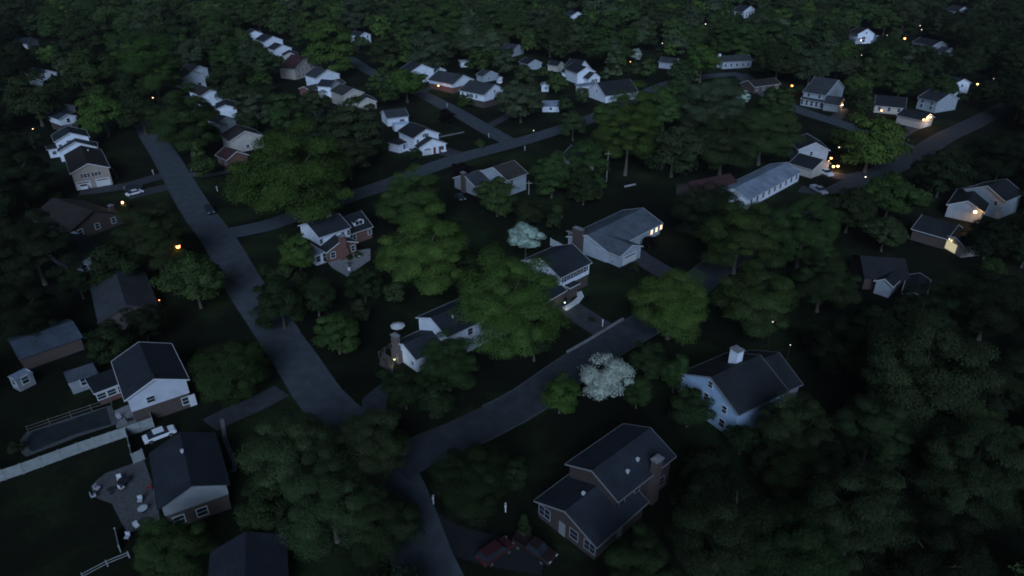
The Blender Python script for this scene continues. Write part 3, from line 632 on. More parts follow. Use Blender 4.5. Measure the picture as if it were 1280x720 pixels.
fence([(160,547),(168,580)], 1.8, 'short pale fence return beside the cluttered patio')
fence([(168,580),(181,574)], 1.9, 'pale gate panel between the fence return and the near dark roofed house')
fence([(186,512),(193,534)], 1.7, 'short pale fence joining the white over brick house')
fence([(36,541),(90,522.5),(140,506)], 1.3, 'thin dark rail fence along the covered pool', WOOD, 2.5, False)
fence([(105,724),(135,708),(162,697)], 1.0, 'low pale garden fence at the bottom left', VINYL, 2.2, False)
fence([(146,668),(151,690)], 1.1, 'short pale fence beside the patio furniture', VINYL)
fence([(688,307),(707,317)], 1.9, 'bright white fence panel behind the four shutter house', TRIM)
fence([(474,446),(488,436)], 1.1, 'grey deck railing above the stone chimney house', WOOD, 1.6, False)
fence([(476,454),(491,469)], 1.1, 'grey deck railing below the stone chimney', WOOD, 1.6)
fence([(1146,124),(1158,118),(1166,112)], 1.5, 'white fence stretch beside the right edge road near the tall bluish house', VINYL)
fence([(1249,120),(1262,112),(1274,105)], 1.5, 'pale fence stretch by the road at the right edge', VINYL)
fence([(384,129),(398,128)], 1.4, 'white fence at the head of the teal pool', TRIM)

# ------------------------------------------------------------------ cars
def car_proto(kind):
    root = empty('parked_car', (0, 0, 0))
    mb = MB()
    if kind == 'car': low = [(-2.2, .35), (-2.25, .62), (-2.1, .8), (-1.35, .88), (1.0, .92), (2.0, .82), (2.2, .62), (2.15, .35)]; cab = [(-1.35, .87), (-.7, 1.36), (.75, 1.38), (1.55, .9)]; wd = .88
    elif kind == 'suv': low = [(-2.3, .4), (-2.35, .8), (-2.2, .98), (-1.2, 1.05), (2.2, 1.08), (2.3, .8), (2.25, .4)]; cab = [(-1.25, 1.04), (-.6, 1.7), (1.95, 1.72), (2.2, 1.07)]; wd = .95
    elif kind == 'pickup': low = [(-2.8, .45), (-2.85, .9), (-2.6, 1.05), (-1.5, 1.12), (.6, 1.12), (.62, 1.12), (2.7, 1.1), (2.75, .5)]; cab = [(-1.5, 1.11), (-.9, 1.75), (.5, 1.77), (.7, 1.11)]; wd = .98
    for pf, w0, nm in ((low, wd, 'body'),):
        n = len(pf)
        for sec in ((-1, .0),):
            vs = []
            for y, inset in ((-w0, .08), (-w0*.93, 0), (w0*.93, 0), (w0, .08)):
                for x, z in pf:
                    cx = x*(1-.02*(abs(y) > w0*.95)); vs.append((cx, y, z if abs(y) < w0*.95 else (z-.06 if z > .7 else z+.04)))
            fs = [(r*n+i, (r+1)*n+i, (r+1)*n+(i+1) % n, r*n+(i+1) % n) for r in range(3) for i in range(n)]+[tuple(range(n-1, -1, -1)), tuple(range(3*n, 4*n))]
            mb.add(vs, fs)
    # roof panel
    (a, b, c, d) = cab; cw = wd*.8
    mb.add([(b[0], -cw*.92, b[1]), (c[0], -cw*.92, c[1]), (c[0], cw*.92, c[1]), (b[0], cw*.92, b[1]), (b[0]+.05, -cw*.92, b[1]-.06), (c[0]-.05, -cw*.92, c[1]-.06), (c[0]-.05, cw*.92, c[1]-.06), (b[0]+.05, cw*.92, b[1]-.06)],
           [(0, 1, 2, 3), (7, 6, 5, 4), (0, 4, 5, 1), (1, 5, 6, 2), (2, 6, 7, 3), (3, 7, 4, 0)])
    if kind == 'pickup': mb.box(.72, 2.72, -wd, -wd+.1, 1.1, 1.35).box(.72, 2.72, wd-.1, wd, 1.1, 1.35).box(2.62, 2.74, -wd, wd, 1.05, 1.34)
    body = mb.build('body', MATS['car_white'], root)
    g = MB(); vs = []
    for s in (-1, 1): vs += [(a[0], s*wd*.93, a[1]-.03), (b[0]+.03, s*cw*.9, b[1]-.03), (c[0]-.03, s*cw*.9, c[1]-.03), (d[0], s*wd*.93, d[1]-.03)]
    g.add(vs, [(0, 1, 2, 3), (7, 6, 5, 4), (0, 4, 5, 1), (3, 2, 6, 7)]); g.build('glasshouse', GLASS, root)
    wx = 1.35 if kind != 'pickup' else 1.75
    for sx in (-wx, wx):
        for sy in (-1, 1):
            w = MB().tube((0, -.11, 0), (0, .11, 0), .34, .34, 16).build('wheel', RUBBER, root, loc=(sx, sy*(wd-.06), .34))
            MB().tube((0, -.125, 0), (0, .125, 0), .2, .2, 12).build('rim', CHROME, w)
    for sy in (-1, 1): MB().box(-.04, .05, -.18, .18, -.07, .07).build('headlight', TRIM, root, loc=(low[1][0]+.03, sy*wd*.68, low[1][1]))
    for sy in (-1, 1): MB().box(-.05, .04, -.15, .15, -.07, .07).build('tail_light', REDC, root, loc=(low[-2][0]-.02, sy*wd*.7, low[-2][1]))
    return root
mat('car_white', (.72, .74, .78), .3, 1, .03, spec=.5)
CARC = dict(white=MATS['car_white'], silver=mat('car_silver', (.3, .32, .35), .3, 1, .05, spec=.5), dark=mat('car_dark', (.03, .035, .045), .25, 1, .1, spec=.6), red=mat('car_red', (.045, .01, .013), .5, 1, .1, spec=.5), maroon=mat('car_maroon', (.016, .007, .008), .6, 1, .1, spec=.5))
protos = {k: (car_proto(k)) for k in ('car', 'suv', 'pickup')}
used = set()
def car(kind, colour, px, p2, label, cat='car', g='cars parked beside the houses'):
    pr = protos[kind]
    if kind in used: o = copy_tree(pr, None, kidmap(pr))
    else: used.add(kind); o = pr
    a, b = at(*px, .6), at(*p2, .6)
    o.location = (a.x, a.y, .05); o.rotation_euler = (0, 0, math.atan2((b-a).y, (b-a).x)+math.pi)
    tag(o, label, cat, g)
    for ch in o.children_recursive:
        if ch.name.startswith('body'):
            ch.material_slots[0].link = 'OBJECT'; ch.material_slots[0].material = CARC[colour]
    return o
# prototypes: make copies first is unnecessary, colours are object-linked
car('suv', 'white', (105,233), (107,240), 'white off road car parked before the tan double garage', 'car')
car('car', 'white', (168,241), (190,235), 'white sedan parked beside the orange lit porch', 'car')
car('suv', 'dark', (166,235.5), (190,230), 'dark car parked behind the white sedan by the orange lit porch', 'car')
car('car', 'white', (199,543), (225,533), 'small white car with dark open top behind the near dark roofed house', 'car')
car('car', 'white', (551,187), (562,192), 'white car parked at the white corner house garage', 'car')
car('car', 'dark', (575,246), (582,252), 'dark car parked in shade below the maroon tree', 'car')
car('suv', 'red', (619,690), (640,675), 'dark red car in the driveway beside the large brick house', 'car')
car('pickup', 'maroon', (668,686), (690,700), 'dark maroon pickup below the lower gable of the large brick house', 'pickup')
car('pickup', 'white', (1031,216), (1044,222), 'white pickup parked below the garden lamps house', 'pickup')
car('pickup', 'silver', (1023,238), (1038,246), 'grey pickup parked in the yard beside the pale blue roofed house', 'pickup')
car('suv', 'dark', (262,263), (268,272), 'dark car parked at the kerb by the first street junction', 'car')
for k in CARC.values(): pass

# ------------------------------------------------------------------ small things
def post(name, label, cat, px, hgt, w=.12, m=None, box=True, grp=None):
    root = empty(name, at(*px)); MB().box(-w/2, w/2, -w/2, w/2, 0, hgt).build('post', m or TRIM, root)
    if box: MB().box(-.13, .13, -.28, .28, hgt, hgt+.18).prism([(-.13, hgt+.18), (.13, hgt+.18), (.06, hgt+.27), (-.06, hgt+.27)], -.28, .28).build('letter_box', m or TRIM, root)
    tag(root, label, cat, grp)
for p, l in (((192,218),'white mailbox at the mouth of the tan double garage drive'), ((239,213),'white mailbox across the street from the tan double garage house'), ((272,239),'white mailbox beside the road below the paved drive'),
             ((559,134),'white mailbox on the verge beside the maroon tree'), ((611,172),'white mailbox near the three way street junction'), ((656,188),'pale mailbox on the verge above the house by the maroon tree'), ((753,408),'white mailbox on the verge of the lower street'), ((542,630),'pale mailbox under the tree beside the lower road'), ((632,640),'white mailbox beside the large brick house drive')):
    post('mailbox', l, 'mailbox', p, 1.15, .14, grp='mailboxes along the streets')
def lampthing(px, py, m, label, hgt=2.4, r=.22, power=0, col=(1, .6, .3), name='garden_lamp', cat='lamp'):
    root = empty(name, at(px, py, hgt)); root.location.z = 0
    MB().tube((0, 0, 0), (0, 0, hgt-r), .06, .045, 8).box(-.12, .12, -.12, .12, 0, .12).build('post', DARKM, root)
    MB().ball((0, 0, hgt), r).build('lamp_globe', m, root)
    MB().tube((0, 0, hgt+r*.7), (0, 0, hgt+r+.1), r*.9, .05, 8).build('lamp_cap', DARKM, root)
    tag(root, label, cat, 'lit lamps in the gardens')
    if power: glow(Vector((root.location.x, root.location.y, hgt)), power, col)
    x, y = px, py; PROT.append((x-2.5, y-2.5, x+2.5, y+2.5))
for a in ((191,122,L_WARM,'small warm lamp below the two big crowns of the left street',4,.3,20),(66,54,L_WARM,'faint warm lamp at the top of the left street',3,.2,0),(41,161,L_WARM,'tiny warm lamp left of the stepped white house',3,.2,0),
  (199,375,L_OR,'dim orange lamp beside the blue grey roofed house',2.2,.16,12),(548,107,L_OR,'orange lamp on the lawn left of the porch light house',3,.33,40),(667,163,L_WH,'white lamp on the cross street verge',3,.2,0),(820,182,L_WH,'lone white lamp among the tall trees right of centre',4,.25,0),
  (788,77,L_OR,'orange lamp beside the white blossoms far away',3,.3,25),(792,69,L_WH,'white lamp inside the far white blossoms',3,.35,20),(828,54,L_WH,'white lamp behind the low grey far house',3,.3,0),(882,30,L_WH,'white lamp above the bright green round tree',3,.45,0),(935,24,L_OR,'orange lamp below the top right centre house',3,.4,0),(990,107,L_OR,'orange lamp left of the columned porch house',3,.4,60),
  (1102,138,L_WARM,'warm lamp before the long dark roofed ranch',2,.3,30),(1131,48,L_OR,'orange red lamp right of the high white gabled house',3,.55,60),(1150,32,L_WH,'white lamp, upper of the pair in the upper right',3,.5,0),(1152,37,L_WH,'white lamp, lower of the pair in the upper right',3,.35,0),(1077,69,L_WH,'white lamp, left of the pair below the high white gabled house',3,.22,0),(1080.5,69.5,L_WH,'white lamp, right of the pair below the high white gabled house',3,.22,0),
  (1109,44,L_WH,'small white lamp beside the brown roof high in the upper right',3,.25,0),(1242,98,L_WH,'bright white lamp by the road at the right edge',4,.35,20),(1222,105,L_WARM,'soft warm lamp right of the tall bluish house',3,.35,30),(1049,184,L_WH,'white lamp above the garden lamps',4,.3,0),(1039,197.5,L_OR,'upper orange lamp in the garden lamps yard',2.2,.34,50),(1036,201,L_OR,'second orange lamp against the garden lamps house wall',1.6,.22,20),
  (1042,208,L_WARM,'lower left warm lamp in the garden lamps yard',1.5,.34,50),(1047.5,207.5,L_WARM,'lower right warm lamp in the garden lamps yard',1.5,.34,50),(1082,221,L_WH,'white lamp beside the road bend at right',3,.3,0),(966,402,L_WH,'tiny white lamp high among the dark right trees',5,.18,0),(988,431,L_WH,'tiny dim lamp behind the white chimney box house',4,.12,0),
  (706,378,L_GR,'pale green lamp at the end of the curved white walkway',1.4,.2,14),(493,449,emis('lamp_yellow', (1, .95, .3), 3),'yellow lamp at the foot of the stone chimney',1.2,.22,10),(532,482,L_WH,'tiny white lamp under the trees below the umbrella house',2,.09,0)):
    lampthing(a[0], a[1], a[2], a[3], a[4], a[5]*(1.15 if a[6] > 25 else .75), a[6]*2, (1, .5, .2) if a[2] in (L_OR, L_WARM) else (.9, .95, .8))
# tall sodium lamp by the left street
lampthing(222.5, 308, L_OR, 'bright orange street lamp above the tree beside the left street', 7, .45, 60, (1, .45, .15), 'street_lamp', 'street lamp')
PROT.append((214, 300, 231, 320))
# umbrella
u = empty('patio_umbrella', at(497, 406, 2.4)); u.location.z = 0
mb = MB(); n = 8; rr = 1.35
top = (0, 0, 2.75); ring = [(rr*math.cos(2*math.pi*i/n), rr*math.sin(2*math.pi*i/n), 2.25) for i in range(n)]; ring2 = [(x, y, z-.12) for x, y, z in ring]
mb.add([top]+ring+ring2, [(0, 1+i, 1+(i+1) % n) for i in range(n)]+[(1+i, 1+n+i, 1+n+(i+1) % n, 1+(i+1) % n) for i in range(n)]); mb.build('canopy', TRIM, u)
MB().tube((0, 0, 0), (0, 0, 2.8), .03, .03).build('pole', DARKM, u); MB().tube((0, 0, 0), (0, 0, .1), .3, .28, 12).build('base', CONC, u)
tag(u, 'white octagonal patio umbrella beside the stone chimney', 'umbrella')
def chair(px, rz, m, label, grp='patio chairs'):
    r = empty('patio_chair', at(*px, .1), rz); r.location.z = .08
    MB().box(-.28, .28, -.28, .28, .38, .5).build('seat', m, r); MB().box(-.28, .28, .24, .34, .45, 1.0).build('backrest', m, r)
    for x in (-.25, .25):
        for y in (-.25, .25): MB().box(x-.03, x+.03, y-.03, y+.03, 0, .38).build('leg', DARKM, r)
    tag(r, label, 'chair', grp)
for p, rz, m, l in (((118,622),2.2,SOFT,'pale rounded patio chair at the left end of the patio, lower one'),((123,613),1.4,SOFT,'pale patio chair at the left end of the patio, upper one'),((150,601),.5,TRIM,'white patio chair in the middle of the patio, upper one'),((153,612),2.6,TRIM,'white patio chair in the middle of the patio, lower one'),((187,612),-1,REDC,'red patio chair against the near dark roofed house'),((176,628),.3,SOFT,'pale patio chair before the red chair'),((172,660),1,TRIM,'white patio chair near the bottom tree'),((160,674),0,SOFT,'pale chair at the bottom corner of the patio'),
                    ((150,524),1,SOFT,'pale chair on the pool side patio'),((162,527),2.4,DARKT,'dark chair on the pool side patio'),((437,340),.5,TRIM,'white lounge chair at the tip of the grey patio'),((449,322),2,TRIM,'white chair beside the shrubs on the grey patio'),((408,328),1.1,DARKT,'dark chair beside the white sunroom')):
    chair(p, rz, m, l)
def table(px, r, m, label):
    o = empty('patio_table', at(*px, .1)); o.location.z = .08
    MB().tube((0, 0, .7), (0, 0, .75), r, r, 20).build('tabletop', m, o); MB().tube((0, 0, 0), (0, 0, .7), .05, .05).tube((0, 0, 0), (0, 0, .05), .3, .3, 12).build('pedestal', DARKM, o); tag(o, label, 'table')
table((156,605), .75, DARKT, 'round dark patio table in the middle of the patio'); table((140,616), .45, DARKM, 'small dark fire pit table left of the white chairs'); table((180,640), .6, SOFT, 'round pale table near the red chair')
table((437,332), .5, WOOD, 'small wooden table on the grey patio')
o = MB().box(-2, 2, -.06, .06, .4, .5).box(-2, 2, -.4, -.2, .25, .32).build('garden_bench', TRIM, loc=at(787,233)); o.rotation_euler.z = rad(30); tag(o, 'low white garden bench on the open lawn behind the grey ranch', 'bench')
def pole(px, hgt, label):
    o = MB().tube((0, 0, 0), (0, 0, hgt), .13, .09, 8).box(-.9, .9, -.06, .06, hgt-.8, hgt-.65).build('utility_pole', mat('pole_wood', (.3, .28, .25), .9), loc=at(*px)); tag(o, label, 'pole')
pole((758,227), 9, 'pale utility pole standing among the tall centre trees'); pole((661,243), 4, 'short pale pole in the yard of the house by the maroon tree')
# ------------------------------------------------------------------ trees
def crown_mesh(name, seed, nclump, nleaf, size, shape='round', cr=.3, sparse=0):
    rg = np.random.default_rng(seed)
    C = []; tries = 0
    while len(C) < nclump and tries < 20000:
        tries += 1
        d = rg.normal(size=3); d /= np.linalg.norm(d)
        if shape in ('round', 'broad'):
            if d[2] < -.8: continue
            r = .78*(rg.random()**.22) if rg.random() < .85 else .4*rg.random()
            bump = 1+.12*math.sin(3*math.atan2(d[1], d[0])+seed)+.08*math.sin(5*d[2]+seed*2)+.07*math.sin(7*math.atan2(d[1], d[0])+3*d[2]+seed)+.06*rg.normal()
            c = d*r*bump; c[2] *= .72 if shape == 'broad' else .92
        elif shape == 'tall':
            if d[2] < -.8: continue
            c = d*.72*(rg.random()**.25)*(1+.15*math.sin(4*math.atan2(d[1], d[0])+seed)); c[2] *= 1.45
        else:  # cone
            zz = rg.random()**.7; rr = (1-zz)*.85+.06; a = rg.random()*6.283
            q = rr*(rg.random()**.3); c = np.array([q*math.cos(a), q*math.sin(a), zz*2.7-1.1])
        C.append(c)
    C = np.array(C); rad_ = cr*(0.65+.7*rg.random(len(C)))
    if shape == 'cone': rad_ *= .7
    k = len(C)
    n = nleaf*k
    ci = np.repeat(np.arange(k), nleaf)
    d = rg.normal(size=(n, 3)); d /= np.linalg.norm(d, axis=1)[:, None]
    d[:, 2] = np.where(d[:, 2] < -.2, -d[:, 2]*.7, d[:, 2])
    rr = rad_[ci]*(.55+.5*rg.random(n)**.6)
    d2 = d*np.array([1, 1, .7])
    pos = C[ci]+d2*rr[:, None]
    # stray sprigs
    sel = rg.random(n) < .05; pos[sel] += d[sel]*rad_[ci][sel][:, None]*.3
    nrm = d*1.0+C[ci]*.7+rg.normal(size=(n, 3))*.42+np.array([0, 0, .3]); nrm /= np.linalg.norm(nrm, axis=1)[:, None]
    t = np.cross(nrm, rg.normal(size=(n, 3))); t /= np.linalg.norm(t, axis=1)[:, None]; b = np.cross(nrm, t)
    s = size*(.6+.8*rg.random(n))[:, None]
    V = np.stack([pos-t*s, pos-b*s*.6, pos+t*s, pos+b*s*.6], 1).reshape(-1, 3)
    return V.astype(np.float32)
def mesh_from(name, V, m=LEAF):
    me = bpy.data.meshes.new(name); nv = len(V); nf = nv//4
    me.vertices.add(nv); me.vertices.foreach_set('co', V.ravel()); me.loops.add(nv); me.loops.foreach_set('vertex_index', np.arange(nv, dtype=np.int32))
    me.polygons.add(nf); me.polygons.foreach_set('loop_start', np.arange(0, nv, 4, dtype=np.int32)); me.polygons.foreach_set('loop_total', np.full(nf, 4, dtype=np.int32))
    me.materials.append(m); me.update(calc_edges=True); return me
CR = {}
def crowns(kind, lod):
    key = (kind, lod)
    if key not in CR:
        nc, nl, sz, c = {'hi': (105, 1000, .0115, .2), 'mid': (62, 320, .033, .25), 'lo': (52, 100, .06, .28)}[lod]
        CR[key] = [mesh_from(f'{kind}_crown', crown_mesh(kind, 11*i+len(kind), nc, nl, sz, kind, c)) for i in range(4 if lod != 'hi' else 3)]
    return CR[key]
def trunk_mesh(seed, hi):
    r = random.Random(seed); mb = MB(); top = .9
    px, py = 0, 0; segs = 5; prev = Vector((0, 0, 0)); 
    for i in range(segs):
        nx = prev+Vector((r.uniform(-.03, .03), r.uniform(-.03, .03), top/segs)); mb.tube(prev, nx, .06*(1-.15*i)+(.025 if i == 0 else 0), .06*(1-.15*(i+1)), 7); prev = nx
    for i in range(9):
        z = .42+.055*i; a = i*2.4+r.random(); l = r.uniform(.3, .5); e = Vector((math.cos(a)*l, math.sin(a)*l, z+l*.65))
        mb.tube((0, 0, z), e, .026, .008, 5)
        e2 = e+Vector((math.cos(a+.6)*.2, math.sin(a+.6)*.2, .14)); mb.tube(e, e2, .009, .004, 4)
    me_o = mb.build('tmp', BARK); me = me_o.data; bpy.data.objects.remove(me_o); me.name = 'trunk'; return me
TR = [trunk_mesh(i, 0) for i in range(5)]
LK = .64
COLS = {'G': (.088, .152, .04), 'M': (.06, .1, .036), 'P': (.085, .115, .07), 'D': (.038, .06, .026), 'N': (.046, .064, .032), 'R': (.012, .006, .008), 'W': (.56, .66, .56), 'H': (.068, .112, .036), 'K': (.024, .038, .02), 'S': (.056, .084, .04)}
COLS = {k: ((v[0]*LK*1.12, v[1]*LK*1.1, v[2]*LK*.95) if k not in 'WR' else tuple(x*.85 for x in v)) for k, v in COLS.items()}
CN = {'H': 'fresh green', 'G': 'bright green', 'M': 'mid green', 'P': 'pale grey green', 'D': 'dark green', 'N': 'olive brown', 'R': 'dark maroon', 'W': 'white blossoming', 'K': 'blackish green', 'S': 'dull sage green'}
TREES = []
ASP = {'round': .92, 'broad': .72, 'tall': 1.4, 'cone': 1.5}
def tree_world(x, y, Rr, hc, kind, c, lod, label=None, grp='leafy trees of the neighbourhood', var=None, name=None):
    """Rr crown radius, hc crown centre height"""
    root = empty(name or {'cone': 'conifer', 'tall': 'tall_tree'}.get(kind, 'leafy_tree'), (x, y, 0))
    i = R_.randrange(99) if var is None else var
    ms = crowns(kind, lod); me = ms[i % len(ms)]
    cr = bpy.data.objects.new('crown', me); COL.objects.link(cr); cr.parent = root; cr.location = (0, 0, hc); cr.scale = (Rr, Rr, Rr)
    cr.rotation_euler = (0, 0, R_.random()*6.28)
    base = COLS[c]; k = R_.uniform(.78, 1.25); cr.color = (base[0]*k*R_.uniform(.9, 1.1), base[1]*k, base[2]*k, 1)
    t = bpy.data.objects.new('trunk', TR[i % 5]); COL.objects.link(t); t.parent = root
    th = hc+Rr*.15; t.scale = (max(Rr*.75, th*.5), max(Rr*.75, th*.5), th)
    d = dict(root=root, label=label, c=c, kind=kind, R=Rr, pos=Vector((x, y, 0)), px=proj((x, y, hc)), grp=grp); TREES.append(d); return d
def tree(px, py, wpx, kind='round', c='M', label=None, lod=None, hk=1.0, trunk=None, grp=None, var=None, hmin=1.6):
    hc = 8.0
    for _ in range(8):
        p = at(px, py, hc); zc = proj(p)[2]; Rr = wpx/2*zc/F/.98
        hc = (Rr*ASP[kind]*.85+hmin*.5+Rr*.06)*hk
    lod = lod or ('hi' if wpx > 85 else 'mid' if wpx > 34 else 'lo')
    return tree_world(p.x, p.y, Rr, hc, kind, c, lod, label, grp or 'leafy trees of the neighbourhood', var)
T = tree
T(370,219,172,'broad','G','largest bright green tree, spreading over the first street junction',hk=1.3)
T(533,314,128,'round','G','big bright green tree right of the brick wing house')
T(516,250,92,'round','H','pale mid green tree just behind the big bright green tree')
T(634,383,148,'round','G','big green tree covering the left wing of the four shutter house')
T(560,453,88,'round','M','mid green tree in front of the umbrella house')
T(421,416,60,'round','H','mid green round tree alone between the left street and umbrella house')
T(243,351,80,'round','M','mid green tree under the bright orange street lamp')
T(372,316,48,'round','G','small bright green tree left of the brick wing house')
T(700,492,56,'round','G','green round tree left of the large white blossoming tree')
T(758,470,66,'round','W','large white blossoming tree beside the lower street')
T(797,490,44,'round','M','green tree tucked behind the large white blossoming tree')
T(657,298,46,'round','W','white blossoming tree beside the white fence panel',hk=1.25)
T(682,337,22,'round','W','small white blossoming tree over the dark roof of the four shutter house')
T(840,380,108,'round','G','dense green tree across the drive from the grey L shaped ranch')
T(845,462,46,'tall','M','narrow green tree left of the white chimney box house')
T(925,296,110,'round','H','mid green tree, left of the large cluster right of the ranch')
T(1005,292,100,'round','H','mid green tree, right of the large cluster right of the ranch')
T(948,372,112,'round','M','mid green tree below the large cluster, above the chimney box house')
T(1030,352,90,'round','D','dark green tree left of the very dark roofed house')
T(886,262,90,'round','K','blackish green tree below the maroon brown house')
T(1090,178,84,'round','G','bright green round tree right of the garden lamps house')
T(1114,246,70,'round','H','mid green round tree below the right road bend')
T(1064,262,64,'round','D','dark tree between the grey pickup and the road')
T(786,160,92,'tall','G','tall bright green tree right of the centre above the lawn')
T(736,208,60,'tall','M','tall mid green tree in front of the steep gable house',hk=.8)
T(690,215,62,'tall','M','tall mid green tree left of the steep gable house',hk=.8)
T(843,185,80,'round','N','olive tree right of the tall bright green tree')
T(890,130,90,'round','P','pale grey green tree above the open lawn')
T(955,165,92,'round','M','mid green tree left of the garden lamps house')
T(905,180,90,'round','D','dark tree above the maroon brown house')
T(651,124,62,'round','P','pale grey green tree right of the shuttered two storey house')
T(878,78,52,'round','G','bright green round tree left of the long white walled house')
T(806,34,32,'round','P','pale lollipop shaped tree with bare stem in the far centre')
T(762,52,76,'round','M','broad mid green tree behind the pale porch house')
T(535,63,64,'round','P','pale grey green round tree over the half hidden white house')
T(413,62,72,'round','G','bright green tree behind the teal grey roofed house')
T(393,30,60,'round','M','mid green tree above the third row of houses')
T(508,106,58,'broad','G','bright low tree overhanging the upper street')
T(480,64,44,'round','D','dark tree beside the top of the upper street')
T(356,142,48,'tall','M','narrow mid green tree above the largest tree')
T(189,86,86,'round','G','bright green crown towering over the upper left street')
T(118,92,76,'round','M','mid green crown left of the upper left street')
T(232,152,98,'round','M','mid green tree filling the gap below the second row of houses')
T(42,122,78,'round','D','dark round tree beside the lone white left house')
T(446,168,78,'tall','N','brownish dark tree in front of the tan roofed end house',hk=.8)
T(400,165,60,'round','N','brownish tree behind the largest tree, left of the brownish dark one')
T(577,214,30,'round','R','dark maroon ball shaped tree at the street corner',hk=.9)
T(558,145,24,'round','R','small dark maroon tree beside the upper street',hk=.8)
T(621,244,58,'round','M','green tree hiding the front of the house by the maroon tree')
T(366,572,140,'round','S','sage green crown beside the walkway, left of three over the lower left road')
T(455,568,132,'broad','S','sage green crown over the road, right of three over the lower left road')
T(414,630,136,'round','S','sage green crown lowest of three over the lower left road')
T(330,640,70,'round','D','dark crown beside the near dark roofed house corner')
T(480,655,104,'round','D','dark crown at the right foot of the three sage crowns')
T(588,600,108,'round','D','dark tree at the fork between road and large brick house')
T(215,688,100,'round','M','mid green tree beside the patio at the bottom left')
T(287,462,104,'broad','M','mid green spreading tree right of the white over brick house')
T(140,428,66,'round','D','dark tree behind the grey garden shed')
T(178,402,56,'round','K','blackish tree below the blue grey roofed house')
T(192,300,96,'round','D','dark tree left of the bright orange street lamp')
T(145,330,70,'round','D','dark tree beside the small dark grey house')
T(506,486,58,'round','D','dark tree below the stone chimney')
T(545,500,50,'round','D','dark tree over the lamp below the umbrella house')
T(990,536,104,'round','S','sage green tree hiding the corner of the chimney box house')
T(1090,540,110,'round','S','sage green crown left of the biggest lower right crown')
T(1150,478,176,'round','N','biggest crown of the lower right wood')  # lower right crowns take darker leaf colours in place of lens vignette
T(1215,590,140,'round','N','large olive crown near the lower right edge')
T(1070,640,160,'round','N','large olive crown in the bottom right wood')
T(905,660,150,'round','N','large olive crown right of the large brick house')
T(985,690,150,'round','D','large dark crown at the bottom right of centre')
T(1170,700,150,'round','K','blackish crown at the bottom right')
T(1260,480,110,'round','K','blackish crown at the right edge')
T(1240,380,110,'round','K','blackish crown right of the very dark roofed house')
T(868,640,72,'round','D','dark tree close against the large brick house chimney side')
T(640,590,44,'round','D','dark small tree behind the lower wing of the large brick house')
T(800,715,110,'round','D','dark crown below the large brick house')
T(885,590,80,'round','K','blackish tree between the brick and chimney box houses')
T(1000,600,90,'round','D','dark green crown between sage and olive crowns')
T(350,380,70,'round','D','dark low tree right of the middle of the left street')
T(395,370,56,'round','D','dark tree below the brick wing house')
T(590,340,50,'round','D','dark tree between the two big bright green trees')
T(455,355,50,'round','D','dark tree at the end of the grey patio')
T(1150,395,90,'round','K','blackish tree below the very dark roofed house')
T(1050,430,90,'round','K','blackish tree behind the biggest lower right crown')
T(1238,300,60,'round','K','blackish tree below the yellow lit garage')
T(1255,195,90,'round','K','blackish tree above the tall right edge house')
T(1180,215,70,'round','K','blackish tree left of the tall right edge house')
T(40,310,110,'round','K','blackish tree at the left edge beside the white topped shed')
T(20,220,90,'round','K','blackish tree at the left edge below the lone white left house')
T(30,390,90,'round','K','blackish tree above the long low left house')
T(655,660,26,'cone','D','narrow dark conifer at the corner of the large brick house')
T(795,68,18,'round','W','far white blossoming tree with lamps beside it')
T(928,122,20,'round','W','far white flowering tree right of the pale grey green tree')
T(668,425,60,'round','D','dark tree below the big green tree on the lower street side')
T(730,235,44,'round','D','dark low tree at the left edge of the open lawn')
T(660,265,40,'round','D','dark low tree behind the white blossoming tree by the fence')

T(1176,112,44,'round','M','mid green tree in front of the tall bluish house')
T(1128,98,50,'round','M','mid green tree behind the long dark roofed ranch')
T(862,508,60,'round','D','blackish tree hiding the left foot of the chimney box house')
T(928,548,44,'round','D','dark tree hiding the right foot of the chimney box house')
T(150,25,60,'round','M','mid green crown at the far end of the left street')
T(110,45,60,'round','D','dark crown beside the far end of the left street')
T(290,100,60,'round','D','dark tree right of the second row of houses')
T(225,45,60,'round','D','dark crown behind the second row of houses')
T(176,142,56,'round','D','dark tree over the left street beside the towering crown')
T(160,110,50,'round','D','dark tree under the bright green towering crown')

